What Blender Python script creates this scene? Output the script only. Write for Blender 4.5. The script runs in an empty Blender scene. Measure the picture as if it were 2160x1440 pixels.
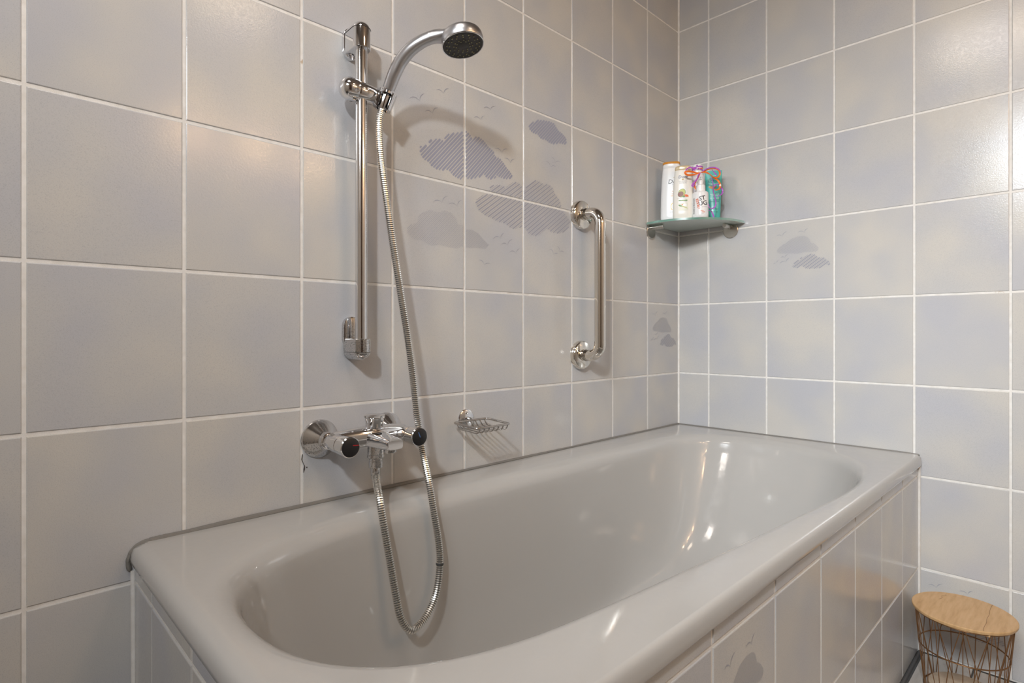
import bpy, bmesh, math, random
from mathutils import Vector, Matrix
random.seed(7)
PI = math.pi
C = bpy.context.scene.collection
scene = bpy.context.scene

# ---------------------------------------------------------------- camera, light, exposure
CAM = Vector((-1.8824, -1.0571, 0.8731)); YAW = 0.77136
cd = bpy.data.cameras.new('camera'); cam = bpy.data.objects.new('camera', cd); C.objects.link(cam)
cam.location = CAM; cam.rotation_euler = (PI/2, 0, -YAW)
cd.sensor_width = 36; cd.lens = 1186.33/2160*36; cd.shift_y = -17.77/2160; cd.clip_start = 0.02
scene.camera = cam
w = bpy.data.worlds.new('world'); scene.world = w; w.use_nodes = True
w.node_tree.nodes['Background'].inputs[0].default_value = (0.8, 0.87, 1.0, 1)
w.node_tree.nodes['Background'].inputs[1].default_value = 0.3
scene.view_settings.view_transform = 'Standard'; scene.view_settings.look = 'None'
scene.view_settings.gamma = 1; scene.view_settings.use_curve_mapping = False
scene.view_settings.exposure = 0.0

def aim(o, tgt):
    o.rotation_euler = (Vector(tgt) - o.location).to_track_quat('-Z', 'Y').to_euler()
def area(name, loc, tgt, sx, sy, power, col, shape='RECTANGLE', spread=PI):
    l = bpy.data.lights.new(name, 'AREA'); l.shape = shape; l.size = sx; l.size_y = sy
    l.energy = power; l.color = col; l.spread = spread
    o = bpy.data.objects.new(name, l); C.objects.link(o); o.location = loc; aim(o, tgt); return o
def point(name, loc, power, col, r=0.04):
    l = bpy.data.lights.new(name, 'POINT'); l.energy = power; l.color = col; l.shadow_soft_size = r
    o = bpy.data.objects.new(name, l); C.objects.link(o); o.location = loc; return o
COOL = (0.90, 0.96, 1.0); WARM = (1.0, 0.62, 0.33)
area('window_daylight', (-2.66, -1.08, 1.82), (0.0, -0.72, 0.62), 0.75, 0.6, 9.0, COOL, spread=1.05)
area('mirror_light', (-2.64, -1.35, 1.93), (-0.8, -0.1, 0.9), 0.12, 0.12, 6.4, (0.93, 0.97, 1.0), 'DISK', spread=1.7)
for x in (-1.15, -0.85, -0.55):
    point('wall_bulb', (x, -1.84, 1.80), 3.9, WARM, 0.04)
area('ceiling_fill', (-1.85, -0.70, 2.36), (-1.85, -0.70, 0), 0.4, 0.4, 8.0, (1.0, 0.91, 0.83))  # soft overhead fill, added for ambient light in the closed room
area('ceiling_fill', (-1.00, -1.65, 2.36), (-1.0, -1.65, 0), 0.3, 0.3, 3.0, (1.0, 0.80, 0.62))  # second fill, added to brighten the bath panel from the near side

# ---- measured outlines and paths of the real things (metres)
CLOUD_1 = [(-1.1467,1.2855), (-1.1449,1.2948), (-1.1323,1.3014), (-1.1221,1.3031), (-1.1195,1.3143), (-1.1046,1.3224), (-1.0838,1.3259), (-1.0781,1.3227), (-1.073,1.3362), (-1.0625,1.3435), (-1.0447,1.351), (-1.0246,1.3576), (-1.0082,1.3633), (-0.9978,1.3594), (-0.9915,1.3513), (-0.9787,1.3576), (-0.9659,1.3591), (-0.9528,1.3541), (-0.9374,1.3428), (-0.9307,1.3394), (-0.9194,1.3353), (-0.9149,1.3229), (-0.8966,1.3218), (-0.8826,1.3112), (-0.8732,1.3012), (-0.8613,1.295), (-0.8531,1.2863), (-0.8613,1.2761), (-0.8802,1.2714), (-0.8989,1.2723), (-0.9103,1.2751), (-0.9149,1.2675), (-0.9284,1.2609), (-0.944,1.2613), (-0.9528,1.2695), (-0.9702,1.2585), (-0.9915,1.2502), (-1.0082,1.248), (-1.0287,1.2419), (-1.0487,1.2465), (-1.0586,1.2524), (-1.0645,1.259), (-1.08,1.2534), (-1.099,1.252), (-1.1158,1.2577), (-1.1213,1.2656), (-1.1305,1.2652), (-1.1413,1.2733)]
CLOUD_2 = [(-0.9809,1.1948), (-0.9745,1.2072), (-0.9615,1.216), (-0.9396,1.2224), (-0.9351,1.2371), (-0.9239,1.2474), (-0.9035,1.2535), (-0.8849,1.2529), (-0.8779,1.249), (-0.866,1.2597), (-0.8468,1.2709), (-0.8297,1.2717), (-0.8198,1.2647), (-0.8098,1.256), (-0.7921,1.2733), (-0.7663,1.2917), (-0.7398,1.2884), (-0.7318,1.2844), (-0.7127,1.2898), (-0.6934,1.2822), (-0.685,1.2669), (-0.6651,1.2534), (-0.6594,1.2411), (-0.6537,1.2251), (-0.6333,1.211), (-0.6185,1.1978), (-0.6244,1.1816), (-0.6479,1.1634), (-0.6708,1.156), (-0.7017,1.1567), (-0.7182,1.1638), (-0.7291,1.1532), (-0.7478,1.1436), (-0.7689,1.1375), (-0.7921,1.14), (-0.8048,1.1544), (-0.8198,1.1559), (-0.8371,1.1484), (-0.8565,1.1459), (-0.8802,1.1565), (-0.9081,1.1578), (-0.9262,1.1636), (-0.9484,1.1671), (-0.9702,1.1769)]
CLOUD_3 = [(-1.1801,1.0969), (-1.1784,1.1088), (-1.1644,1.118), (-1.1521,1.1211), (-1.1503,1.1332), (-1.1377,1.147), (-1.1177,1.156), (-1.0952,1.1534), (-1.0761,1.1608), (-1.0566,1.1591), (-1.0407,1.1473), (-1.0367,1.1337), (-1.0226,1.134), (-1.0123,1.1242), (-0.9915,1.1269), (-0.9702,1.1198), (-0.9572,1.1083), (-0.9374,1.0957), (-0.9484,1.0836), (-0.9745,1.0835), (-0.9998,1.0808), (-1.0246,1.0814), (-1.0407,1.074), (-1.0645,1.0755), (-1.0914,1.0788), (-1.114,1.0733), (-1.1323,1.0803), (-1.1431,1.0836), (-1.1644,1.0826)]
CLOUD_4 = [(-0.7931,1.4312), (-0.787,1.4417), (-0.7715,1.4486), (-0.7531,1.4585), (-0.7291,1.4634), (-0.7072,1.4662), (-0.6878,1.4657), (-0.6708,1.4495), (-0.6537,1.4462), (-0.6391,1.4384), (-0.6321,1.4306), (-0.6421,1.4168), (-0.668,1.4145), (-0.6906,1.4054), (-0.7127,1.4058), (-0.7236,1.4106), (-0.7425,1.4079), (-0.7505,1.4114), (-0.7558,1.4173), (-0.7741,1.4164), (-0.787,1.4203)]
DIR_1 = [(-1.126,1.2476), (-1.0315,1.3503)]
DIR_2 = [(-0.8931,1.1575), (-0.7092,1.2886)]
DIR_3 = [(-1.117,1.0737), (-1.0223,1.1685)]
DIR_4 = [(-0.787,1.4203), (-0.7478,1.4592)]
BIRDS_A = [[(-1.1732,1.3954), (-1.1456,1.3974), (-1.1334,1.418)],[(-1.0998,1.4359), (-1.0781,1.4338), (-1.0637,1.4505)],[(-1.1305,1.3783), (-1.1102,1.3787), (-1.0952,1.3966)],[(-0.9528,1.4354), (-0.9307,1.4369), (-0.914,1.4506)],[(-0.9864,1.4017), (-0.9624,1.4026), (-0.9506,1.4165)],[(-0.9158,1.3418), (-0.891,1.3376), (-0.8708,1.3514)],[(-0.8816,1.325), (-0.8603,1.3186), (-0.8454,1.3301)],[(-0.7017,1.3688), (-0.685,1.3538), (-0.6611,1.3626)],[(-0.7247,1.3509), (-0.7034,1.3385), (-0.6805,1.3443)],[(-1.1091,1.1741), (-1.0827,1.1774), (-1.0664,1.1965)],[(-1.0633,1.1774), (-1.0379,1.1755), (-1.0238,1.1936)],[(-0.9217,1.1114), (-0.8952,1.1162), (-0.8835,1.1315)],[(-0.8928,1.1006), (-0.8708,1.1013), (-0.8531,1.1187)],[(-0.8646,1.083), (-0.8395,1.0831), (-0.8258,1.0974)],[(-0.6748,1.1196), (-0.6651,1.1048), (-0.645,1.1057)],[(-0.7089,1.1085), (-0.6906,1.0941), (-0.6708,1.0986)],[(-0.9702,1.0539), (-0.9515,1.0431), (-0.9316,1.0481)]]
MOTIF_THIN = [(0.0319,0.1589), (0.036,0.1684), (0.0496,0.1796), (0.0604,0.184), (0.0738,0.1951), (0.0909,0.2), (0.1014,0.2015), (0.1194,0.1992), (0.1271,0.1942), (0.1322,0.1854), (0.1341,0.177), (0.1448,0.1737), (0.1498,0.1684), (0.1591,0.1565), (0.1485,0.1475), (0.1334,0.1477), (0.1181,0.1493), (0.0962,0.146), (0.0791,0.1498), (0.0591,0.1505), (0.0415,0.1523)]
MOTIF_THICK = [(0.0791,0.108), (0.0896,0.1224), (0.1014,0.1269), (0.1065,0.1319), (0.1181,0.1376), (0.1347,0.1428), (0.146,0.1396), (0.1523,0.1329), (0.1548,0.1286), (0.1622,0.1286), (0.1733,0.1268), (0.1794,0.1196), (0.1867,0.1149), (0.1897,0.108), (0.1842,0.1024), (0.1782,0.1063), (0.1585,0.0959), (0.146,0.0956), (0.1309,0.0961), (0.1194,0.0984), (0.113,0.1038), (0.1078,0.1063), (0.0949,0.1011), (0.0844,0.1034)]
MOTIF_BIRDS = [[(0.0319,0.21), (0.0496,0.2064), (0.0631,0.2209)],[(0.0975,0.2137), (0.1162,0.2106), (0.1264,0.223)],[(0.0442,0.1385), (0.0577,0.138), (0.0671,0.1476)],[(0.0223,0.12), (0.0319,0.1227), (0.0388,0.1313)],[(0.0408,0.1183), (0.0618,0.1242), (0.0711,0.1353)]]
MOTIF_DIR = [(0.0844,0.1034), (0.1385,0.1418)]
COL_A = [0.0,-0.2077,-0.4091,-0.6112,-0.8131,-1.015,-1.2161,-1.4184,-1.6195,-1.8225]
COL_B = [0.0,-0.1171,-0.3171,-0.5174,-0.7173,-0.9173]
ROWS = [1.979,1.7275,1.4779,1.2277,0.9767,0.7278,0.4792,0.228]
HOSE = [(-1.2798,-0.06,1.323), (-1.2853,-0.06,1.2948), (-1.282,-0.06,1.2287), (-1.2642,-0.065,1.0967), (-1.2416,-0.07,0.9531), (-1.2219,-0.075,0.8262), (-1.2111,-0.085,0.6985), (-1.2063,-0.1,0.6216), (-1.21,-0.125,0.5685), (-1.2093,-0.14,0.5143), (-1.2038,-0.15,0.4491), (-1.2064,-0.155,0.404), (-1.2253,-0.165,0.357), (-1.2571,-0.175,0.3302), (-1.2894,-0.18,0.3233), (-1.3087,-0.175,0.3485), (-1.3145,-0.165,0.3949), (-1.3203,-0.155,0.4548), (-1.3282,-0.145,0.5243), (-1.3272,-0.13,0.5648), (-1.3174,-0.105,0.5847), (-1.3094,-0.088,0.5984)]
OPEN = [(-1.6117,-0.2385), (-1.6281,-0.3269), (-1.6279,-0.396), (-1.6189,-0.4645), (-1.5936,-0.5185), (-1.5669,-0.548), (-1.5405,-0.5689), (-1.4873,-0.595), (-1.4207,-0.6132), (-1.3299,-0.6236), (-1.2123,-0.6351), (-0.9719,-0.6545), (-0.79,-0.6666), (-0.5539,-0.683), (-0.3852,-0.6803), (-0.2899,-0.6666), (-0.2187,-0.6384), (-0.1253,-0.5108)]
RIB_O = [[(-0.1702,-0.1765,1.3938), (-0.1856,-0.1616,1.3874), (-0.2009,-0.1467,1.3859), (-0.2078,-0.14,1.3917), (-0.2047,-0.1429,1.397), (-0.1932,-0.1541,1.397), (-0.181,-0.166,1.3927), (-0.1687,-0.1779,1.3938)],[(-0.1749,-0.1789,1.3934), (-0.1635,-0.19,1.3945), (-0.1551,-0.1982,1.387), (-0.1459,-0.2071,1.3753), (-0.1367,-0.216,1.3679), (-0.1306,-0.2219,1.3529), (-0.1329,-0.2197,1.3402), (-0.1406,-0.2123,1.3355), (-0.1444,-0.2086,1.3391)],[(-0.164,-0.1755,1.3941), (-0.1535,-0.1884,1.4032), (-0.1415,-0.2027,1.407), (-0.1318,-0.2147,1.4022), (-0.129,-0.22,1.3899), (-0.1354,-0.2165,1.3776), (-0.1471,-0.2077,1.3771), (-0.1596,-0.1982,1.3872), (-0.175,-0.1857,1.3916)],[(-0.1772,-0.1766,1.3892), (-0.1818,-0.1722,1.3775), (-0.1879,-0.1662,1.3625), (-0.1902,-0.164,1.3487), (-0.1871,-0.167,1.3376)]]
RIB_P = [[(-0.1687,-0.1779,1.3949), (-0.158,-0.1884,1.4055), (-0.1442,-0.2018,1.4107), (-0.1319,-0.2137,1.4066), (-0.1258,-0.2196,1.3949), (-0.1289,-0.2167,1.382)],[(-0.1796,-0.1813,1.3909), (-0.1857,-0.1754,1.3835), (-0.1895,-0.1716,1.3686), (-0.1964,-0.165,1.358), (-0.2009,-0.1605,1.3495), (-0.1971,-0.1642,1.3474), (-0.1941,-0.1672,1.3559)],[(-0.1932,-0.1332,1.4013), (-0.1886,-0.1377,1.411), (-0.1809,-0.1452,1.4147), (-0.1747,-0.1512,1.4121), (-0.1701,-0.1557,1.4035)],[(-0.152,-0.2011,1.3775), (-0.1474,-0.2056,1.3572), (-0.1464,-0.2066,1.3316), (-0.1428,-0.2101,1.3103), (-0.1406,-0.2123,1.2933), (-0.1436,-0.2093,1.2805), (-0.152,-0.2011,1.2762), (-0.1566,-0.1967,1.2826), (-0.1574,-0.1959,1.2912)],[(-0.1402,-0.1987,1.4049), (-0.1348,-0.2039,1.3952), (-0.1287,-0.2099,1.3862)],[(-0.1384,-0.1865,1.2742), (-0.1322,-0.1925,1.271), (-0.1284,-0.1962,1.2613), (-0.1257,-0.1988,1.2484)],[(-0.1356,-0.2032,1.3459), (-0.1325,-0.2061,1.3556), (-0.1256,-0.2129,1.3567), (-0.121,-0.2174,1.3492), (-0.1156,-0.2226,1.3384), (-0.1172,-0.2211,1.3256), (-0.1279,-0.2106,1.317)]]

# ---------------------------------------------------------------- helpers
def tag(o, label=None, cat=None, group=None, kind=None):
    if label: o['label'] = label
    if cat: o['category'] = cat
    if group: o['group'] = group
    if kind: o['kind'] = kind
    return o
def empty(name, loc=(0, 0, 0), rz=0.0):
    o = bpy.data.objects.new(name, None); C.objects.link(o); o.location = loc; o.rotation_euler = (0, 0, rz)
    o.empty_display_size = 0.02; return o
def mobj(name, V, F, mat, parent=None, smooth=True, mats=None, fm=None, loc=None):
    me = bpy.data.meshes.new(name); me.from_pydata([tuple(v) for v in V], [], F); me.validate(); me.update()
    for m in (mats or [mat]): me.materials.append(m)
    if fm:
        for p, k in zip(me.polygons, fm): p.material_index = k
    if smooth:
        me.polygons.foreach_set('use_smooth', [True]*len(me.polygons))
        try: me.set_sharp_from_angle(angle=math.radians(smooth if smooth is not True else 40))
        except Exception: pass
    o = bpy.data.objects.new(name, me); C.objects.link(o)
    if parent: o.parent = parent
    if loc: o.location = loc
    return o
class MB:
    def __init__(s): s.V = []; s.F = []
    def add(s, V, F):
        n = len(s.V); s.V += [tuple(v) for v in V]; s.F += [tuple(i+n for i in f) for f in F]; return s
    def build(s, name, mat, parent=None, smooth=True): return mobj(name, s.V, s.F, mat, parent, smooth)
def frame(axis):
    a = Vector(axis).normalized(); t = Vector((0, 0, 1)) if abs(a.z) < 0.9 else Vector((1, 0, 0))
    u = a.cross(t).normalized(); v = a.cross(u).normalized(); return a, u, v
def lathe(prof, origin, axis, n=32):
    """prof: list of (r, h) along the axis."""
    a, u, v = frame(axis); o = Vector(origin); V = []; F = []
    for r, h in prof:
        for k in range(n):
            t = 2*PI*k/n; V.append(o + a*h + (u*math.cos(t) + v*math.sin(t))*max(r, 1e-5))
    for i in range(len(prof)-1):
        for k in range(n):
            F.append((i*n+k, (i+1)*n+k, (i+1)*n+(k+1) % n, i*n+(k+1) % n))
    if prof[0][0] > 1e-4: F.append(tuple(range(n)))
    if prof[-1][0] > 1e-4: F.append(tuple(reversed([(len(prof)-1)*n+k for k in range(n)])))
    return V, F
def catmull(P, per=8, closed=False):
    P = [Vector(p) for p in P]; n = len(P); out = []
    seg = n if closed else n-1
    for i in range(seg):
        if closed: a, b, c, d = P[(i-1) % n], P[i], P[(i+1) % n], P[(i+2) % n]
        else: a, b, c, d = P[max(i-1, 0)], P[i], P[i+1], P[min(i+2, n-1)]
        for k in range(per):
            t = k/per
            out.append(0.5*((2*b) + (c-a)*t + (2*a-5*b+4*c-d)*t*t + (3*b-a-3*c+d)*t**3))
    if not closed: out.append(P[-1])
    return out
def tube(path, rad, n=12, closed=False, caps=True):
    P = [Vector(p) for p in path]; m = len(P); V = []; F = []
    R = rad if isinstance(rad, (list, tuple)) else [rad]*m
    def tang(i):
        if closed: return (P[(i+1) % m]-P[(i-1) % m]).normalized()
        return (P[min(i+1, m-1)]-P[max(i-1, 0)]).normalized()
    a, u, v = frame(tang(0))
    for i in range(m):
        t = tang(i); u = (u - t*u.dot(t))
        if u.length < 1e-6: u = frame(t)[1]
        u.normalize(); v = t.cross(u)
        for k in range(n):
            an = 2*PI*k/n; V.append(P[i] + (u*math.cos(an)+v*math.sin(an))*R[i])
    for i in range(m if closed else m-1):
        j = (i+1) % m
        for k in range(n): F.append((i*n+k, i*n+(k+1) % n, j*n+(k+1) % n, j*n+k))
    if caps and not closed:
        F.append(tuple(reversed(range(n)))); F.append(tuple((m-1)*n+k for k in range(n)))
    return V, F
def box(c, s, bev=0.0):
    bm = bmesh.new(); bmesh.ops.create_cube(bm, size=1)
    for v in bm.verts: v.co = Vector((v.co.x*s[0], v.co.y*s[1], v.co.z*s[2])) + Vector(c)
    if bev: bmesh.ops.bevel(bm, geom=bm.edges[:], offset=bev, segments=3, profile=0.5, affect='EDGES')
    bm.verts.index_update(); V = [v.co.copy() for v in bm.verts]; F = [tuple(v.index for v in f.verts) for f in bm.faces]; bm.free(); return V, F
def xf(VF, M):
    return [M @ Vector(v) for v in VF[0]], VF[1]
def loft(rings, cap0=False, cap1=False):
    n = len(rings[0]); V = [p for r in rings for p in r]; F = []
    for i in range(len(rings)-1):
        for k in range(n): F.append((i*n+k, i*n+(k+1) % n, (i+1)*n+(k+1) % n, (i+1)*n+k))
    if cap0: F.append(tuple(reversed(range(n))))
    if cap1: F.append(tuple((len(rings)-1)*n+k for k in range(n)))
    return V, F

# ---------------------------------------------------------------- materials
def mat(name, col, rough=0.5, metal=0.0, spec=0.5, **kw):
    m = bpy.data.materials.new(name); m.use_nodes = True; b = m.node_tree.nodes['Principled BSDF']
    b.inputs['Base Color'].default_value = (*col, 1); b.inputs['Roughness'].default_value = rough
    b.inputs['Metallic'].default_value = metal; b.inputs['Specular IOR Level'].default_value = spec
    for k, v in kw.items(): b.inputs[k.replace('_', ' ')].default_value = v
    return m
def nd(m, t, **kw):
    n = m.node_tree.nodes.new(t)
    for k, v in kw.items(): setattr(n, k, v)
    return n
def lk(m, a, b): m.node_tree.links.new(a, b)
def ramp(m, fac, stops):
    r = nd(m, 'ShaderNodeValToRGB'); els = r.color_ramp.elements
    els[0].position, els[0].color = stops[0][0], (*stops[0][1], 1)
    els[1].position, els[1].color = stops[-1][0], (*stops[-1][1], 1)
    for p, c in stops[1:-1]:
        e = els.new(p); e.color = (*c, 1)
    lk(m, fac, r.inputs[0]); return r.outputs[0]
def noise(m, vec, scale, detail=2, rough=0.5):
    n = nd(m, 'ShaderNodeTexNoise'); n.inputs['Scale'].default_value = scale; n.inputs['Detail'].default_value = detail
    n.inputs['Roughness'].default_value = rough; lk(m, vec, n.inputs['Vector']); return n.outputs[0]
def mix(m, fac, a, b, mode='MIX'):
    x = nd(m, 'ShaderNodeMix', data_type='RGBA', blend_type=mode)
    if isinstance(fac, float): x.inputs[0].default_value = fac
    else: lk(m, fac, x.inputs[0])
    for s, v in ((6, a), (7, b)):
        if isinstance(v, tuple): x.inputs[s].default_value = (*v, 1)
        else: lk(m, v, x.inputs[s])
    return x.outputs[2]
def bump(m, h, dist, strength=1.0):
    b = nd(m, 'ShaderNodeBump'); b.inputs['Distance'].default_value = dist; b.inputs['Strength'].default_value = strength
    lk(m, h, b.inputs['Height']); lk(m, b.outputs[0], m.node_tree.nodes['Principled BSDF'].inputs['Normal'])
def geo_pos(m): return nd(m, 'ShaderNodeNewGeometry').outputs['Position']

def tile_material():
    m = mat('glazed_tile', (0.56, 0.54, 0.52), 0.24, spec=0.5); b = m.node_tree.nodes['Principled BSDF']
    tc = nd(m, 'ShaderNodeTexCoord').outputs['Object']; oi = nd(m, 'ShaderNodeObjectInfo')
    mul = nd(m, 'ShaderNodeVectorMath', operation='SCALE'); mul.inputs[0].default_value = (37, 53, 29); lk(m, oi.outputs['Random'], mul.inputs['Scale'])
    ad = nd(m, 'ShaderNodeVectorMath', operation='ADD'); lk(m, tc, ad.inputs[0]); lk(m, mul.outputs[0], ad.inputs[1]); v = ad.outputs[0]
    blot = noise(m, v, 7.0, 1.5, 0.45)
    c = ramp(m, blot, [(0.30, (0.47, 0.475, 0.505)), (0.50, (0.51, 0.505, 0.50)), (0.68, (0.56, 0.54, 0.505))])
    sp = noise(m, v, 900.0, 2, 0.6)
    c2 = mix(m, ramp(m, sp, [(0.32, (0.38,)*3), (0.46, (0.0,)*3)]), c, (0.30, 0.30, 0.33))
    lk(m, c2, b.inputs['Base Color'])
    lk(m, ramp(m, noise(m, v, 260.0, 2), [(0.3, (0.13,)*3), (0.7, (0.22,)*3)]), b.inputs['Roughness'])
    bump(m, noise(m, v, 330.0, 2), 0.00014, 0.8); return m
def grout_material():
    m = mat('grout', (0.78, 0.76, 0.72), 0.85); b = m.node_tree.nodes['Principled BSDF']; p = geo_pos(m)
    c = ramp(m, noise(m, p, 60, 4), [(0.3, (0.70, 0.675, 0.635)), (0.7, (0.80, 0.785, 0.76))])
    st = mix(m, ramp(m, noise(m, p, 14, 6, 0.7), [(0.66, (0.0,)*3), (0.74, (1.0,)*3)]), c, (0.42, 0.27, 0.13))
    lk(m, st, b.inputs['Base Color']); bump(m, noise(m, p, 700, 3), 0.0004); return m
TILE = tile_material(); GROUT = grout_material()
PRINT = mat('blue_grey_print', (0.30, 0.31, 0.385), 0.30)
PRINT2 = mat('grey_print', (0.315, 0.32, 0.37), 0.30)
PRINT3 = mat('fine_grey_print', (0.34, 0.345, 0.39), 0.30)
def enamel():
    m = mat('bath_enamel', (0.448, 0.438, 0.422), 0.10, spec=0.55); b = m.node_tree.nodes['Principled BSDF']; p = geo_pos(m)
    b.inputs['Coat Weight'].default_value = 0.3; b.inputs['Coat Roughness'].default_value = 0.05
    lk(m, ramp(m, noise(m, p, 30, 5, 0.7), [(0.4, (0.09,)*3), (0.75, (0.2,)*3)]), b.inputs['Roughness'])
    bump(m, noise(m, p, 55, 2), 0.0004, 0.5); return m
ENAMEL = enamel()
def chrome(name, col, rough, speck=False):
    m = mat(name, col, rough, 1.0); b = m.node_tree.nodes['Principled BSDF']
    if speck:
        p = geo_pos(m); f = ramp(m, noise(m, p, 520, 4, 0.75), [(0.56, (0.0,)*3), (0.60, (1.0,)*3)])
        sx_ = nd(m, 'ShaderNodeSeparateXYZ'); lk(m, nd(m, 'ShaderNodeNewGeometry').outputs['Normal'], sx_.inputs[0])
        dn = ramp(m, sx_.outputs['Z'], [(0.0, (1.0,)*3), (0.25, (0.0,)*3)])
        f = mix(m, 1.0, f, dn, 'MULTIPLY')
        lk(m, mix(m, f, col, (0.06, 0.055, 0.05)), b.inputs['Base Color'])
        lk(m, mix(m, f, (rough,)*3, (0.7,)*3), b.inputs['Roughness'])
    return m
CHROME = chrome('chrome', (0.78, 0.78, 0.79), 0.07)
SPECK = chrome('spotted_chrome', (0.66, 0.65, 0.64), 0.12, True)
SATIN = chrome('satin_silver', (0.60, 0.60, 0.62), 0.30)
NICKEL = chrome('polished_steel', (0.76, 0.72, 0.66), 0.07)
BRUSHED = chrome('brushed_steel', (0.56, 0.54, 0.50), 0.28)
DULL = chrome('dull_wire', (0.50, 0.48, 0.46), 0.22)
HOSEM = chrome('hose_metal', (0.82, 0.80, 0.75), 0.24)
GROOVE = mat('hose_groove', (0.045, 0.045, 0.045), 0.5)
BLACK = mat('black_plastic', (0.012, 0.011, 0.012), 0.35)
DARKGREY = mat('dark_rubber', (0.035, 0.033, 0.03), 0.5)
NOZZLE = mat('nozzle_rubber', (0.32, 0.32, 0.20), 0.5)
SEAL = mat('grey_silicone', (0.19, 0.18, 0.165), 0.55); bump(SEAL, noise(SEAL, geo_pos(SEAL), 90, 4), 0.0015)
MOULD = mat('dark_mould', (0.05, 0.04, 0.035), 0.8)
WHITEP = mat('white_plastic', (0.83, 0.83, 0.83), 0.28)
CREAMP = mat('cream_plastic', (0.82, 0.80, 0.74), 0.28)
PINKP = mat('pale_pink_plastic', (0.80, 0.74, 0.76), 0.3)
PLAIN = mat('painted_plaster', (0.55, 0.53, 0.50), 0.7)

# ---------------------------------------------------------------- tiled surfaces
J = 0.0052; BEV = 0.0016
_tm = {}
def tile_mesh(w, h):
    k = (round(w, 4), round(h, 4))
    if k in _tm: return _tm[k]
    V = []
    for inset, d in ((0, 0.0035), (0, -0.0002), (BEV*0.45, -0.0012), (BEV, -0.0016)):
        for sx, sz in ((-1, -1), (1, -1), (1, 1), (-1, 1)): V.append((sx*(w/2-inset), d, sz*(h/2-inset)))
    F = []
    for i in range(3):
        for q in range(4): F.append((i*4+q, i*4+(q+1) % 4, (i+1)*4+(q+1) % 4, (i+1)*4+q))
    F.append((12, 13, 14, 15))
    me = bpy.data.meshes.new('tile'); me.from_pydata(V, [], F); me.update(); me.materials.append(TILE); _tm[k] = me; return me
def lay_tiles(parent, plane, us, zs, rz, skip=None):
    """plane(u,z)->world point on the tile face; us, zs sorted joint positions"""
    for i in range(len(us)-1):
        for j in range(len(zs)-1):
            w_ = abs(us[i+1]-us[i])-J; h_ = abs(zs[j+1]-zs[j])-J
            if w_ < 0.008 or h_ < 0.008: continue
            um = (us[i]+us[i+1])/2; zm = (zs[j]+zs[j+1])/2
            if skip and skip(um, zm): continue
            o = bpy.data.objects.new('tile', tile_mesh(w_, h_)); C.objects.link(o); o.parent = parent
            p = Vector(plane(um, zm)); nrm = Matrix.Rotation(rz, 3, 'Z') @ Vector((0, -1, 0))
            o.location = p - nrm*0.0016 + nrm*random.uniform(-0.0001, 0.0001)
            o.rotation_euler = (random.uniform(-0.0007, 0.0007), 0, rz + random.uniform(-0.0007, 0.0007))
H = 0.25
ZS = [ROWS[-1]-0.228-0.0] + list(reversed(ROWS)) + [ROWS[0]+H, ROWS[0]+2*H-0.05]   # ROWS run downwards
ZS[0] = 0.002
US_A = sorted(COL_A + [COL_A[-1]-0.2015*k for k in range(1, 5)]); US_A[-1] = -0.0005
US_B = COL_B + [COL_B[-1]-0.2*k for k in range(1, 6)]; US_B[0] = -0.0005   # descending y
def slab(name, c, s, m=GROUT):
    o = MB().add(*box(c, s)).build(name, m, None, False); tag(o, kind='structure'); return o
wall_left = slab('wall_left', (-1.375, 0.0515, 1.2), (2.75, 0.1, 2.4))
wall_right = slab('wall_right', (0.0515, -0.95, 1.2), (0.1, 2.1, 2.4))
lay_tiles(wall_left, lambda u, z: (u, 0, z), US_A, ZS, 0.0)
lay_tiles(wall_right, lambda u, z: (0, u, z), US_B, ZS, -PI/2)
# corner joint
mobj('corner_joint', *lathe([(0.0045, 0.0), (0.0045, 2.4)], (-0.0005, -0.0005, 0), (0, 0, 1), 8), GROUT, wall_left)
rear = slab('wall_rear', (-2.80, -0.95, 1.2), (0.1, 2.1, 2.4), PLAIN)
near = slab('wall_near', (-1.375, -2.05, 1.2), (2.95, 0.1, 2.4), PLAIN)
CEIL = mat('ceiling_paint', (0.20, 0.18, 0.165), 0.6)
slab('ceiling', (-1.375, -0.95, 2.45), (2.95, 2.3, 0.1), CEIL)
def wood(name, c1, c2, c3, sc, axis, rough=0.4):
    m = mat(name, c1, rough); b = m.node_tree.nodes['Principled BSDF']; tc = nd(m, 'ShaderNodeTexCoord').outputs['Object']
    mp = nd(m, 'ShaderNodeMapping'); mp.inputs['Scale'].default_value = axis; lk(m, tc, mp.inputs[0])
    n1 = noise(m, mp.outputs[0], sc, 5, 0.6)
    lk(m, ramp(m, n1, [(0.3, c2), (0.5, c1), (0.72, c3)]), b.inputs['Base Color']); return m
FLOORM = wood('floor_tile', (0.50, 0.47, 0.44), (0.40, 0.37, 0.34), (0.58, 0.56, 0.53), 6, (1, 9, 1), 0.35)
FJOINT = mat('floor_joint', (0.09, 0.09, 0.09), 0.7)
floor = slab('floor', (-1.375, -0.95, -0.052), (2.95, 2.3, 0.1), FJOINT)
fx = [-0.004, -0.60, -1.20, -1.80, -2.40, -2.75]; fy = [-0.738, -0.846, -1.146, -1.446, -1.746, -2.0]
for i in range(5):
    for j in range(5):
        a, b2 = fx[i], fx[i+1]; c, d = fy[j], fy[j+1]
        mobj('tile', *box(((a+b2)/2, (c+d)/2, -0.004), (abs(a-b2)-0.004, abs(c-d)-0.004, 0.008), 0.0008), FLOORM, floor, False)
DOORM = wood('door_wood', (0.10, 0.055, 0.03), (0.07, 0.035, 0.02), (0.14, 0.08, 0.045), 5, (6, 6, 1), 0.45)
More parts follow.
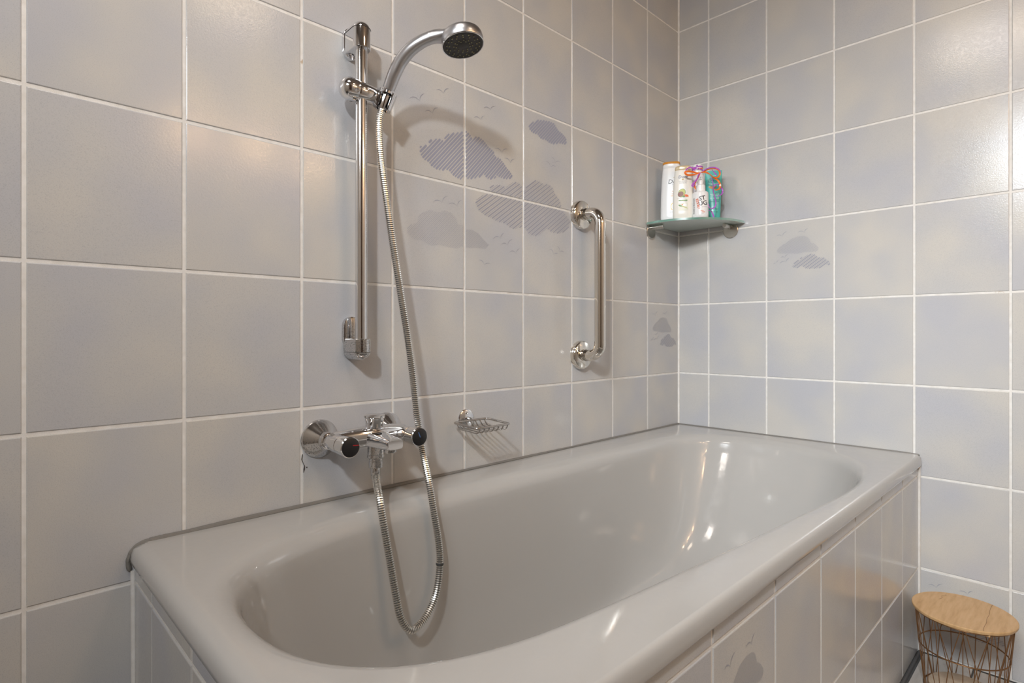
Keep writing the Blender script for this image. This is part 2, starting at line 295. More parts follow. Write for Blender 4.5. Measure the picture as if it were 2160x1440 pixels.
unseen_door = mobj('unseen_door_1', *box((-2.05, -1.985, 1.02), (0.83, 0.035, 2.03), 0.004), DOORM, None, 30); tag(unseen_door, kind='structure')  # out of view, added so the chrome has something dark to reflect
mobj('door_handle', *tube([(-1.72, -1.967, 1.05), (-1.72, -1.93, 1.05), (-1.84, -1.925, 1.05)], 0.008, 12), CHROME, unseen_door)
winf = mobj('window_1', *box((-2.735, -1.08, 1.80), (0.03, 0.85, 0.70), 0.004), WHITEP, None, 30); tag(winf, kind='structure')

# printed motifs on the tiles (flat print)
def seg_cut(p, d, t0, t1, vj, hj, m_=0.0036):
    cuts = []
    for x in vj:
        if abs(d[0]) > 1e-6:
            a, b = sorted(((x-m_-p[0])/d[0], (x+m_-p[0])/d[0])); cuts.append((a, b))
    for z in hj:
        if abs(d[1]) > 1e-6:
            a, b = sorted(((z-m_-p[1])/d[1], (z+m_-p[1])/d[1])); cuts.append((a, b))
    segs = [(t0, t1)]
    for a, b in cuts:
        ns = []
        for s, e in segs:
            if b <= s or a >= e: ns.append((s, e)); continue
            if a > s: ns.append((s, a))
            if b < e: ns.append((b, e))
        segs = ns
    return segs
def stripes(poly, ang, pitch, widths, vj=(), hj=()):
    """stripes clipped to an outline: returns list of outlines (u,z)"""
    d = (math.cos(ang), math.sin(ang)); nn = (-d[1], d[0]); out = []
    offs = [p[0]*nn[0]+p[1]*nn[1] for p in poly]; o = min(offs)+pitch*0.3; k = 0
    while o < max(offs):
        hw = widths[k % len(widths)]/2; ts = []
        for i in range(len(poly)):
            a, b = poly[i], poly[(i+1) % len(poly)]
            oa = a[0]*nn[0]+a[1]*nn[1]-o; ob = b[0]*nn[0]+b[1]*nn[1]-o
            if (oa < 0) != (ob < 0):
                f = oa/(oa-ob); x = a[0]+(b[0]-a[0])*f; z = a[1]+(b[1]-a[1])*f; ts.append(x*d[0]+z*d[1])
        ts.sort()
        for i in range(0, len(ts)-1, 2):
            p = (nn[0]*o, nn[1]*o)
            for s, e in seg_cut(p, d, ts[i], ts[i+1], vj, hj):
                if e-s < hw*2: continue
                c = min(hw, (e-s)/2); pts = []
                for t, q in ((s, -hw*0.45), (s+c*0.35, -hw*0.85), (s+c, -hw), (e-c, -hw), (e-c*0.35, -hw*0.85), (e, -hw*0.45), (e, hw*0.45), (e-c*0.35, hw*0.85), (e-c, hw), (s+c, hw), (s+c*0.35, hw*0.85), (s, hw*0.45)):
                    pts.append((p[0]+d[0]*t+nn[0]*q, p[1]+d[1]*t+nn[1]*q))
                out.append(pts)
        o += pitch; k += 1
    return out
def bird(a, b, c, w_=0.0015):
    out = []
    for p, q, bow, s in ((a, b, 0.22, 1), (c, b, 0.16, -1)):
        dx, dz = q[0]-p[0], q[1]-p[1]; L = math.hypot(dx, dz); nx, nz = -dz/L*s, dx/L*s
        if nz < 0: nx, nz = -nx, -nz
        up = []; lo = []
        for k in range(9):
            t = k/8; bo = 4*t*(1-t)*bow*L; hw = w_*0.5*(0.25+math.sin(PI*min(t*1.1, 1))*0.9)
            x = p[0]+dx*t+nx*bo; z = p[1]+dz*t+nz*bo; up.append((x+nx*hw, z+nz*hw)); lo.append((x-nx*hw, z-nz*hw))
        for k in range(8): out.append([lo[k], lo[k+1], up[k+1], up[k]])
    return out
def decal(name, outlines, to3, m, parent):
    V = []; F = []
    for o in outlines:
        n = len(V); V += [to3(u, z) for u, z in o]; F.append(tuple(range(n, n+len(o))))
    return mobj(name, V, F, m, parent, False)
fA = lambda u, z: (u, -0.00028, z)
ang = lambda D: math.atan2(D[1][1]-D[0][1], D[1][0]-D[0][0])
decal('cloud_print', stripes(CLOUD_1, ang(DIR_1), 0.0066, [0.0052, 0.0040, 0.0054, 0.0036], COL_A, ROWS), fA, PRINT, wall_left)
decal('cloud_print', stripes(CLOUD_2, ang(DIR_2), 0.0047, [0.0032, 0.0009], COL_A, ROWS), fA, PRINT2, wall_left)
decal('cloud_print', stripes(CLOUD_3, ang(DIR_3), 0.0034, [0.0010, 0.0007], COL_A, ROWS), fA, PRINT3, wall_left)
decal('cloud_print', stripes(CLOUD_4, ang(DIR_4), 0.0066, [0.0056, 0.0050], COL_A, ROWS), fA, PRINT, wall_left)
for b_ in BIRDS_A: decal('bird_print', bird(*b_), fA, PRINT2, wall_left)
def motif(u0, z0, to3, parent, ws=1.0):
    """the small two-cloud motif of one tile; u0,z0 = tile top-left... z offsets already relative to the row joint"""
    off = lambda o: [(u0+p[0]*ws, z0+p[1]) for p in o]
    a = ang(MOTIF_DIR)
    decal('cloud_print', [off(s) for s in stripes(MOTIF_THIN, a, 0.0030, [0.0011, 0.0008])], to3, PRINT3, parent)
    decal('cloud_print', [off(s) for s in stripes(MOTIF_THICK, a, 0.0042, [0.0032, 0.0011])], to3, PRINT2, parent)
    for b_ in MOTIF_BIRDS: decal('bird_print', [off(s) for s in bird(*b_)], to3, PRINT2, parent)
fB = lambda u, z: (-0.00028, -u, z)
motif(-COL_B[2], ROWS[4], fB, wall_right)
motif(-COL_B[4], ROWS[7]-0.25, fB, wall_right)
motif(COL_A[1]-0.0, ROWS[5], fA, wall_left, 1.0)
# chipped glaze and crack beside the left tap rosette
cr = [(-1.4170, 0.640), (-1.4188, 0.630), (-1.4150, 0.621), (-1.4130, 0.617), (-1.4138, 0.611), (-1.4150, 0.604)]
mobj('glaze_crack', *tube([(x, -0.0004, z) for x, z in cr], [0.0006, 0.0007, 0.0005, 0.0009, 0.0014, 0.0003], 6), MOULD, wall_left)
mobj('glaze_crack', *lathe([(0.0014, 0), (0.001, 0.0008)], (-1.4085, -0.0002, 0.6135), (0, -1, 0), 8), MOULD, wall_left)

# ---------------------------------------------------------------- bath surround
sur = empty('bath_surround', (-0.86, -0.727, 0)); tag(sur, 'tiled front and end panels boxing in the bathtub down to the floor', 'bath panel')
def sp(o):
    o.parent = sur; o.matrix_parent_inverse = Matrix.Translation(-Vector(sur.location)); return o
AY = -0.727; PX = -1.690; PT = 0.5105
sp(mobj('backing', *box(((PX)/2+0.001, AY+0.0215, PT/2), (abs(PX)-0.004, 0.04, PT)), GROUT, None, False))
sp(mobj('backing', *box((PX+0.0215, (AY)/2, PT/2), (0.04, abs(AY)-0.004, PT)), GROUT, None, False))
us = sorted([-0.0005, -0.187, -0.390, -0.597, -0.804, -1.010, -1.211, -1.412, -1.613, PX])
zs = [0.002, 0.228, 0.480, PT]
n0 = len(C.objects); lay_tiles(None, lambda u, z: (u, AY, z), us, zs, 0.0)
lay_tiles(None, lambda u, z: (PX, u, z), [-0.0005, -0.116, -0.314, -0.515, AY], zs, -PI/2)
for o in list(C.objects)[n0:]: sp(o)
mk = empty('tmp'); motif(-1.211, 0.228, lambda u, z: (u, AY-0.00028, z), mk)
for o in list(mk.children): sp(o)
bpy.data.objects.remove(mk)
sp(mobj('edge_joint', *tube([(PX+0.0005, -0.003, 0), (PX-0.0015, -0.003, 0.4985)], 0.0042, 8), GROUT))
sp(mobj('edge_joint', *tube([(-0.002, AY-0.001, 0), (-0.002, AY-0.001, 0.510)], 0.0042, 8), GROUT))
sp(mobj('floor_seal', *tube([(-0.002, AY-0.004, 0.001), (PX, AY-0.004, 0.001)], 0.0042, 8), FJOINT))

# ---------------------------------------------------------------- bathtub
tub = empty('bathtub', (-0.85, -0.37, 0.14)); tag(tub, 'long greige enamel bathtub with rounded glossy rim set into the tiled corner', 'bathtub')
def under(root, o):
    o.parent = root; o.matrix_parent_inverse = Matrix.Translation(-Vector(root.location)); return o
Lx, Rx, Ty, By = -1.697, -0.002, -0.002, -0.7355; RIM = 0.5395
def rrect(x0, x1, y0, y1, r, n=10):
    P = []
    for cx, cy, a0 in ((x1-r, y1-r, 0), (x0+r, y1-r, 90), (x0+r, y0+r, 180), (x1-r, y0+r, 270)):
        for k in range(n+1):
            a = math.radians(a0+90*k/n); P.append((cx+r*math.cos(a), cy+r*math.sin(a)))
    return P
opening = OPEN[:15] + [(-0.262, -0.648), (-0.165, -0.575), (-0.118, -0.47), (-0.098, -0.35), (-0.105, -0.25), (-0.14, -0.175), (-0.21, -0.132), (-0.32, -0.119), (-0.52, -0.115), (-0.72, -0.114), (-0.92, -0.112), (-1.10, -0.112), (-1.25, -0.114), (-1.38, -0.120), (-1.47, -0.138), (-1.545, -0.175), (-1.59, -0.207)]
opening = [(a-0.013*min(max((-1.44-a)/0.15, 0), 1), b) for a, b in opening]
opening = [tuple(p)[:2] for p in catmull([(a, b, 0) for a, b in opening], 12, True)]
def resample(P, n):
    q = P+[P[0]]; L_ = [0]
    for a, b in zip(q, q[1:]): L_.append(L_[-1]+math.hypot(b[0]-a[0], b[1]-a[1]))
    out = []; j = 0
    for k in range(n):
        s_ = L_[-1]*k/n
        while L_[j+1] < s_: j += 1
        f = (s_-L_[j])/max(L_[j+1]-L_[j], 1e-9); out.append((q[j][0]+(q[j+1][0]-q[j][0])*f, q[j][1]+(q[j+1][1]-q[j][1])*f))
    return out
bottom = rrect(-1.50, -0.52, -0.585, -0.165, 0.11)
cx, cy, SX, SY = -0.86, -0.385, 0.78, 0.28; NT = 220
thetas = [2*PI*k/NT for k in range(NT)]
for X_, Y_ in ((Lx, Ty), (Rx, Ty), (Lx, By), (Rx, By)):      # keep the outer corners crisp
    thetas += [math.atan2((Y_-cy)/SY, (X_-cx)/SX) % (2*PI) + e for e in (-0.02, -0.01, 0, 0.01, 0.02)]
thetas.sort()
def sample(poly):
    out = []; q = [((x-cx)/SX, (y-cy)/SY) for x, y in poly]
    for t in thetas:
        dx, dy = math.cos(t), math.sin(t); best = 0
        for i in range(len(q)):
            a, b = q[i], q[(i+1) % len(q)]; ex, ey = b[0]-a[0], b[1]-a[1]; den = dx*ey-dy*ex
            if abs(den) < 1e-9: continue
            s = (a[0]*ey-a[1]*ex)/den; u = (a[0]*dy-a[1]*dx)/den
            if s > 0 and -1e-6 <= u <= 1+1e-6: best = max(best, s)
        out.append((cx+dx*best*SX, cy+dy*best*SY))
    return out
def smooth_ring(R, it):
    for _ in range(it):
        R = [((R[i-1][0]+2*R[i][0]+R[(i+1) % len(R)][0])/4, (R[i-1][1]+2*R[i][1]+R[(i+1) % len(R)][1])/4) for i in range(len(R))]
    return R
opening = smooth_ring(resample(opening, 300), 40); So = sample(opening); Sb = sample(smooth_ring(resample(bottom, 240), 20))
lerp = lambda A, B, t: [(a[0]+(b[0]-a[0])*t, a[1]+(b[1]-a[1])*t) for a, b in zip(A, B)]
SGN = 1.0 if sum(a[0]*b[1]-b[0]*a[1] for a, b in zip(opening, opening[1:]+opening[:1])) > 0 else -1.0
def offs(R, d):      # positive d: outwards
    R = opening; out = []; n = len(R)
    for i in range(n):
        a, b = R[i-1], R[(i+1) % n]; tx, ty = b[0]-a[0], b[1]-a[1]; L = math.hypot(tx, ty) or 1
        out.append((R[i][0]+ty/L*d*SGN, R[i][1]-tx/L*d*SGN))
    return sample(out)
Rout = lambda e, r: sample(rrect(Lx+e, Rx-e*0.15, By+e*0.4, Ty-e*0.15, 0.003))
rings = []
def ring(R, z): rings.append([(x, y, z) for x, y in R])
for e, z, r in ((0.012, 0.5105, 0.02), (0.004, 0.5095, 0.026), (0.0, 0.513, 0.028), (0.0, 0.519, 0.028), (0.0015, 0.5262, 0.028), (0.0045, 0.5320, 0.026), (0.0090, 0.5360, 0.022), (0.0150, 0.5382, 0.02), (0.0200, RIM, 0.018)): ring(Rout(e, r), z)
Rm = Rout(0.0235, 0.012); Oi = offs(So, 0.027)
ring(Rm, RIM); ring(lerp(Rm, Oi, 0.5), RIM-0.0004); ring(Oi, RIM-0.0009)
for d, z in ((0.021, 0.5373), (0.014, 0.5345), (0.007, 0.530), (0.001, 0.5235), (-0.0035, 0.515), (-0.0065, 0.505)): ring(offs(So, d), z)
base = offs(So, -0.0065)
for hfrac, v in ((0.03, 0.06), (0.075, 0.15), (0.125, 0.25), (0.175, 0.35), (0.225, 0.45), (0.275, 0.55), (0.33, 0.645), (0.39, 0.73), (0.46, 0.81), (0.54, 0.875), (0.63, 0.925), (0.74, 0.962), (0.87, 0.988), (1.0, 1.0)):
    ring(lerp(base, Sb, hfrac), 0.505-v*0.365)
ring(lerp(Sb, [(cx, cy)]*len(Sb), 0.5), 0.138); ring(lerp(Sb, [(cx, cy)]*len(Sb), 0.96), 0.137)
under(tub, mobj('tub_shell', *loft(rings, False, True), ENAMEL, None, 60))
under(tub, mobj('drain', *lathe([(0.034, 0), (0.034, 0.003), (0.026, 0.003), (0.022, 0.0005), (0.001, 0.0005)], (-1.40, -0.375, 0.1385), (0, 0, 1)), CHROME))
# silicone seals, wobbly
def seal(path, r0, jitter):
    P = catmull(path, 40); R = []
    ph = random.random()*9
    for i, p in enumerate(P): R.append(r0(i/len(P)) * (1+jitter*(math.sin(i*0.21+ph)*0.5+math.sin(i*0.057+ph*2)*0.6+random.uniform(-.25, .25))))
    return tube(P, R, 8)
under(tub, mobj('silicone_seal', *seal([(-0.003, -0.0015, 0.540), (-0.5, -0.0015, 0.5405), (-1.0, -0.0015, 0.541), (-1.5, -0.0015, 0.5405), (-1.670, -0.0015, 0.5395)], lambda t: 0.0034+0.0016*t, 0.20), SEAL))
under(tub, mobj('silicone_seal', *seal([(-1.666, -0.0015, 0.5400), (-1.682, -0.0015, 0.5372), (-1.6935, -0.0015, 0.5285), (-1.6985, -0.0015, 0.515), (-1.6970, -0.0015, 0.500)], lambda t: 0.0042*(1-0.25*t), 0.10), SEAL))
under(tub, mobj('silicone_seal', *seal([(-0.0015, -0.004, 0.540), (-0.0015, -0.35, 0.540), (-0.0015, -0.69, 0.539), (-0.0015, -0.722, 0.536)], lambda t: 0.0026, 0.2), SEAL))

# ---------------------------------------------------------------- shower rail
BX, BY = -1.317, -0.045
rail = empty('shower_rail', (BX, 0, 0.845)); tag(rail, 'vertical chrome shower rail fixed to the tiled wall above the mixer tap', 'shower rail')
M_ = []
under(rail, mobj('bar', *lathe([(0.0118, 0), (0.0118, 0.60)], (BX, BY, 0.862), (0, 0, 1), 32), CHROME))
def wall_bracket(zc, up, m):
    # stadium back plate swept forward into a round socket
    s = 1 if up else -1; mb = MB(); hh = 0.032
    def stad(w_, h_, n=14):
        P = []
        for k in range(n+1): a = PI*k/n; P.append((w_*math.cos(a), (h_-w_)+w_*math.sin(a)))
        for k in range(n+1): a = PI+PI*k/n; P.append((w_*math.cos(a), -(h_-w_)+w_*math.sin(a)))
        return P
    R = []
    for w_, h_, y in ((0.0185, hh, 0.0), (0.0185, hh, -0.006), (0.0180, hh-0.0005, -0.009), (0.0155, hh-0.004, -0.0105)):
        R.append([(BX+a, y, zc+b) for a, b in stad(w_, h_)])
    mb.add(*loft(R, True, True))
    # socket block: D-shaped in plan, reaching from plate to bar, domed at the far end
    def plan(z, inset):
        P = []; w_ = 0.0182-inset
        P += [(BX-w_*0.93, -0.004), ]
        for k in range(17):
            a = PI+PI*k/16; P.append((BX+w_*math.cos(a), BY+w_*math.sin(a)))
        P += [(BX+w_*0.93, -0.004)]
        return [(x, y, z) for x, y in P]
    st_ = 0.040 if up else 0.026
    zz = [(0.0, 0.0012), (0.0012, 0.0), (st_, 0.0), (st_+0.004, 0.0008), (st_+0.008, 0.003), (st_+0.0115, 0.0065), (st_+0.0145, 0.011), (st_+0.0165, 0.0165)]
    z0 = zc - s*(0.025 if up else -0.013)
    rr = [plan(z0+s*dz, ins) for dz, ins in zz]
    if s < 0: rr = [list(reversed(r)) for r in rr]
    mb.add(*loft(rr, True, True))
    o = under(rail, mobj('wall_bracket', mb.V, mb.F, m, None, 35))
    # dark seam of the cap
    zs_ = z0+s*(st_+0.0005)
    path = [(BX-0.0187*0.93, -0.010, zs_)] + [(BX+0.0184*math.cos(PI+PI*k/16), BY+0.0184*math.sin(PI+PI*k/16), zs_) for k in range(17)] + [(BX+0.0187*0.93, -0.010, zs_)]
    q = mobj('cap_seam', *tube(path, 0.0005, 6), DARKGREY, o); return o
wall_bracket(1.461, True, CHROME); wall_bracket(0.8745, False, SPECK)
# slider with clamp knob and hand-shower holder
SZ = 1.352
sl = under(rail, mobj('slider', *lathe([(0.0180, -0.012), (0.0195, -0.010), (0.0198, 0.004), (0.0190, 0.016), (0.0178, 0.022), (0.0178, 0.030), (0.0165, 0.032)], (BX, BY, SZ), (1, 0, 0), 36), CHROME))
kn = mobj('clamp_knob', *lathe([(0.001, -0.0450), (0.008, -0.0442), (0.0150, -0.0410), (0.0195, -0.0355), (0.0218, -0.028), (0.0222, -0.0200), (0.0215, -0.0135), (0.0200, -0.0128)], (BX, BY, SZ), (1, 0, 0), 36), CHROME, sl)
for a in (200, 245, 290, 335):
    c_, s_ = math.cos(math.radians(a)), math.sin(math.radians(a))
    M4 = Matrix.Translation((BX-0.0195, BY+0.0212*c_, SZ+0.0212*s_)) @ Matrix.Rotation(math.radians(a), 4, 'X')
    mobj('grip_dimple', *xf(lathe([(0.0038, 0), (0.0032, 0.0012), (0.0026, 0.0002), (0.001, 0.0)], (0, 0.0008, 0), (0, 1, 0), 12), M4 @ Matrix.Diagonal((1.3, 1, 1, 1))), CHROME, sl)
HA = Vector((-1.2800, -0.0600, 1.3240)); HB = Vector((-1.2690, -0.0690, 1.3660)); ha = (HB-HA).normalized()
op = Vector((-0.45, -0.85, 0.0)); op = (op-ha*op.dot(ha)).normalized(); ou = ha.cross(op)
ringsC = []
for h, k in ((0.0, 0.9), (0.001, 1.0), (0.036, 1.08), (0.037, 1.0)):
    r = []
    for rr_, seq in ((0.0186*k, range(13)), (0.0138*k, range(12, -1, -1))):
        for q in seq:
            a = math.radians(42+276*q/12); r.append(HA+ha*h+(op*math.cos(a)+ou*math.sin(a))*rr_)
    ringsC.append(r)
hd = mobj('holder_clip', *loft(ringsC, True, True), CHROME, None, 35); under(rail, hd)
under(rail, mobj('holder_neck', *tube([(BX+0.040, BY, SZ), (BX+0.047, BY-0.004, SZ-0.002)], [0.0172, 0.0165], 24), CHROME))

# ---------------------------------------------------------------- hand shower
hs = empty('hand_shower', tuple(HB)); tag(hs, 'satin silver hand shower with dark round spray face in the rail holder', 'shower head')
hp = catmull([(-1.2693, -0.0690, 1.3655), (-1.2680, -0.0770, 1.3780), (-1.2665, -0.0880, 1.3930), (-1.2625, -0.1030, 1.4120), (-1.2545, -0.1240, 1.4300), (-1.2420, -0.1450, 1.4430), (-1.2270, -0.1630, 1.4510), (-1.2150, -0.1735, 1.4540)], 6)
nrad = len(hp); R_ = []
for i in range(nrad):
    t = i/(nrad-1); R_.append(0.0122+0.0012*math.sin(PI*min(t*1.3, 1)))
under(hs, mobj('handle', *tube(hp, R_, 24), SATIN))
FN = Vector((0.036, -0.205, -0.978)).normalized(); FC = Vector((-1.183, -0.200, 1.4370))
under(hs, mobj('head', *lathe([(0.0397, -0.0005), (0.0412, 0.002), (0.0415, 0.010), (0.0411, 0.0160), (0.0395, 0.0205), (0.0360, 0.0238), (0.0290, 0.0262), (0.018, 0.0275), (0.001, 0.0280)], FC, -FN, 48), SATIN))
nk = catmull([(-1.2330, -0.1570, 1.4490), (-1.2220, -0.1670, 1.4515), (-1.2110, -0.1765, 1.4520), (-1.2000, -0.1860, 1.4515), (-1.1890, -0.1955, 1.4510)], 4)
nrg = []
for i, p in enumerate(nk):
    t = i/(len(nk)-1); d_ = (nk[min(i+1, len(nk)-1)]-nk[max(i-1, 0)]).normalized(); sd = d_.cross(-FN).normalized(); up_ = sd.cross(d_)
    a_ = 0.0121+0.020*t**1.8; b_ = 0.0121-0.0012*t
    nrg.append([p+sd*a_*math.cos(2*PI*k/32)+up_*b_*math.sin(2*PI*k/32) for k in range(32)])
under(hs, mobj('neck', *loft(nrg, True, True), SATIN, None, 60))
fp = under(hs, mobj('spray_face', *lathe([(0.0398, -0.001), (0.0398, 0.0012), (0.0375, 0.0022), (0.0360, 0.0012), (0.020, 0.0018), (0.0108, 0.0018), (0.0095, 0.0026), (0.001, 0.0028)], FC, FN, 48), DARKGREY))
fa, fu, fv = frame(FN); mb = MB()
for nr, rr_, off in ((18, 0.0325, 0.0), (13, 0.0272, 0.2), (12, 0.0185, 0.1), (9, 0.0138, 0.3)):
    for k in range(nr):
        a = 2*PI*k/nr+off; mb.add(*lathe([(0.0013, 0.0008), (0.0012, 0.0030), (0.0006, 0.0034)], FC+(fu*math.cos(a)+fv*math.sin(a))*rr_, FN, 8))
nz = mb.build('nozzles', NOZZLE, fp); tag(nz, kind='stuff')
under(hs, mobj('ring', *tube([FC+FN*0.0006+(fu*math.cos(2*PI*k/48)+fv*math.sin(2*PI*k/48))*0.0405 for k in range(48)], 0.0011, 8, True), CHROME))
under(hs, mobj('thread_collar', *lathe([(0.0095, -0.010), (0.0095, 0.002)], HB, ha, 24), CHROME))

# ---------------------------------------------------------------- shower hose
hose = empty('shower_hose', HOSE[13]); tag(hose, 'ribbed metal shower hose looping down into the bathtub', 'shower hose')
path = catmull([(-1.2735, -0.066, 1.352)] + HOSE + [(-1.3085, -0.086, 0.612)], 40)
L = [0.0]
for i in range(1, len(path)): L.append(L[-1]+(path[i]-path[i-1]).length)
def at_len(s, st=[0]):
    while st[0] < len(L)-2 and L[st[0]+1] < s: st[0] += 1
    i = st[0]; f = (s-L[i])/max(L[i+1]-L[i], 1e-9); return path[i].lerp(path[i+1], f)
pitch = 0.0041; pts = []; rd = []; s = 0.0; kinds = []
while s < L[-1]-pitch:
    for f, r, k in ((0.0, 0.0062, 1), (0.24, 0.0062, 0), (0.34, 0.0073, 0), (0.90, 0.0073, 0)):
        pts.append(at_len(s+f*pitch)); rd.append(r); kinds.append(k)
    s += pitch
V, F = tube(pts, rd, 12)
fm = [kinds[i//12] for i in range((len(pts)-1)*12)] + [0, 0]
hb = under(hose, mobj('hose_body', V, F, None, None, 25, [HOSEM, GROOVE], fm))
under(hose, mobj('hose_nut', *lathe([(0.0075, -0.012), (0.0088, -0.010), (0.0105, 0.004), (0.0108, 0.016), (0.0090, 0.018)], HA+ha*0.012, ha, 20), CHROME))
under(hose, mobj('hose_nut', *lathe([(0.0080, -0.002), (0.0088, 0.004), (0.0092, 0.022), (0.0085, 0.024)], (-1.3095, -0.087, 0.592), (0.0, 0.03, 1), 12), SPECK))
k0 = min(range(len(pts)), key=lambda i: (pts[i]-Vector((-1.206, -0.1535, 0.415))).length)
under(hose, mobj('worn_band', *tube(pts[k0-2:k0+3], 0.0078, 12), GROOVE))

# ---------------------------------------------------------------- mixer tap
MX = -1.308; MZ = 0.666; ML, MR = -1.383, -1.233
tap = empty('mixer_tap', (MX, 0, MZ)); tag(tap, 'chrome two-handle wall mixer tap with black knob ends above the bath rim', 'tap')
for x in (ML, MR):
    under(tap, mobj('rosette', *lathe([(0.0375, 0), (0.0375, 0.003), (0.0355, 0.006), (0.030, 0.013), (0.0235, 0.021), (0.0185, 0.0275), (0.0165, 0.030), (0.0160, 0.031)], (x, 0, MZ), (0, -1, 0), 40), SPECK if x == ML else CHROME))
    under(tap, mobj('union_nut', *lathe([(0.0145, 0), (0.0165, 0.0012), (0.0165, 0.012), (0.0150, 0.0132), (0.0135, 0.0140), (0.0135, 0.046)], (x, -0.030, MZ), (0, -1, 0), 12), CHROME, None, 20))
    k = under(tap, mobj('handle', *lathe([(0.0150, 0), (0.0165, 0.0015), (0.0168, 0.022), (0.0150, 0.023), (0.0150, 0.0245), (0.0178, 0.026), (0.0182, 0.038), (0.0190, 0.050), (0.0193, 0.054), (0.0180, 0.0555), (0.0172, 0.0553)], (x, -0.070, MZ), (0, -1, 0), 36), CHROME))
    mobj('end_cap', *lathe([(0.0174, 0.0), (0.0174, 0.0010), (0.0165, 0.0016), (0.001, 0.0018)], (x, -0.1245, MZ), (0, -1, 0), 36), BLACK, k)
    mk_ = mat('red_mark', (0.5, 0.02, 0.02), 0.4) if x == ML else mat('blue_mark', (0.08, 0.2, 0.5), 0.4)
    V_ = [];F_ = []
    for q in range(5):
        bx = x + (0.004+q*0.0024 if x == ML else -0.004+q*0.0009); bz = MZ + (0.0035-0.0002*q if x == ML else 0.009-0.0022*q)
        n_ = len(V_); V_ += [(bx, -0.12645, bz-0.0008), (bx+0.0018, -0.12645, bz-0.0008), (bx+0.0018, -0.12645, bz+0.0008), (bx, -0.12645, bz+0.0008)]; F_.append((n_, n_+1, n_+2, n_+3))
    mobj('mark', V_, F_, mk_, k, False)
# body: bridge lofted along x, plus the spout nose
rb_ = []
for t in range(17):
    f = -1+2*t/16; x = MX+f*0.078; th = 0.0165+0.003*(1-f*f); dp = 0.017+0.010*(1-abs(f))**1.2; yc = -0.062-0.010*(1-f*f)
    zc = MZ+0.002+0.004*(1-f*f)
    r = []
    for k in range(28):
        a = 2*PI*k/28; ca, sa = math.cos(a), math.sin(a); e = 0.7
        r.append((x, yc+dp*math.copysign(abs(ca)**e, ca), zc+th*math.copysign(abs(sa)**e, sa)))
    rb_.append(r)
body = under(tap, mobj('body', *loft(rb_, True, True), CHROME, None, 50))
rs = []
for y, hw, hh_, zc in ((-0.070, 0.030, 0.0150, MZ+0.004), (-0.090, 0.026, 0.0145, MZ+0.003), (-0.110, 0.0195, 0.0125, MZ+0.000), (-0.130, 0.0172, 0.0118, MZ-0.001), (-0.148, 0.0168, 0.0102, MZ-0.001), (-0.1545, 0.0166, 0.0096, MZ-0.001), (-0.1565, 0.0155, 0.0085, MZ-0.001)):
    r = []
    for k in range(28):
        a = 2*PI*k/28; ca, sa = math.cos(a), math.sin(a); e = 0.45
        r.append((MX+hw*math.copysign(abs(ca)**e, ca), y, zc+hh_*math.copysign(abs(sa)**e, sa)))
    rs.append(r)
under(tap, mobj('spout', *loft(rs, True, True), CHROME, None, 50))
under(tap, mobj('aerator', *lathe([(0.0118, 0), (0.0118, 0.009), (0.0105, 0.011), (0.0095, 0.011)], (MX+0.001, -0.136, MZ-0.007), (0, 0, -1), 24), SPECK))
under(tap, mobj('diverter_knob', *lathe([(0.0105, -0.004), (0.0105, 0.010), (0.0165, 0.011), (0.0170, 0.014), (0.0185, 0.030), (0.0205, 0.0315), (0.0207, 0.0345), (0.0190, 0.0358), (0.001, 0.0368)], (MX, -0.080, MZ+0.012), (0, 0, 1), 36), CHROME))
under(tap, mobj('hose_outlet', *lathe([(0.0158, 0.0), (0.0158, 0.018), (0.0168, 0.0185), (0.0168, 0.024), (0.0155, 0.0255), (0.0125, 0.026), (0.0125, 0.031), (0.0134, 0.032), (0.0134, 0.044), (0.0095, 0.045)], (MX, -0.085, MZ-0.010), (0, 0, -1), 28), SPECK))

# ---------------------------------------------------------------- grab bar
GX = -0.575
gb = empty('grab_bar', (GX, 0, 1.015)); tag(gb, 'polished steel vertical grab bar with two round wall flanges', 'grab bar')
zt, zb = 1.222, 0.808; r_ = 0.034; gy = -0.0755
gp = [(GX, -0.012, zt), (GX, gy+r_, zt)] + [(GX, gy+r_-r_*math.sin(a), zt-r_+r_*math.cos(a)) for a in [PI/2*k/10 for k in range(1, 11)]]
gp += [(GX, gy, zb+r_+(zt-zb-2*r_)*(1-k/12)) for k in range(1, 12)]
gp += [(GX, gy+r_-r_*math.cos(a), zb+r_-r_*math.sin(a)) for a in [PI/2*k/10 for k in range(0, 11)]] + [(GX, -0.012, zb)]
under(gb, mobj('bar', *tube(gp, 0.0165, 32), NICKEL))
for z in (zt, zb):
    f = under(gb, mobj('flange', *lathe([(0.0425, 0), (0.0428, 0.003), (0.0422, 0.010), (0.0405, 0.0145), (0.0380, 0.0165), (0.001, 0.0175)], (GX, 0, z), (0, -1, 0), 44), NICKEL))
    mobj('collar', *lathe([(0.0180, 0.0), (0.0180, 0.006), (0.0168, 0.0065)], (GX, -0.0165, z), (0, -1, 0), 32), NICKEL, f)
    mobj('collar_seam', *tube([(GX+0.0168*math.cos(2*PI*k/32), -0.026, z+0.0168*math.sin(2*PI*k/32)) for k in range(32)], 0.0005, 6, True), DARKGREY, f)

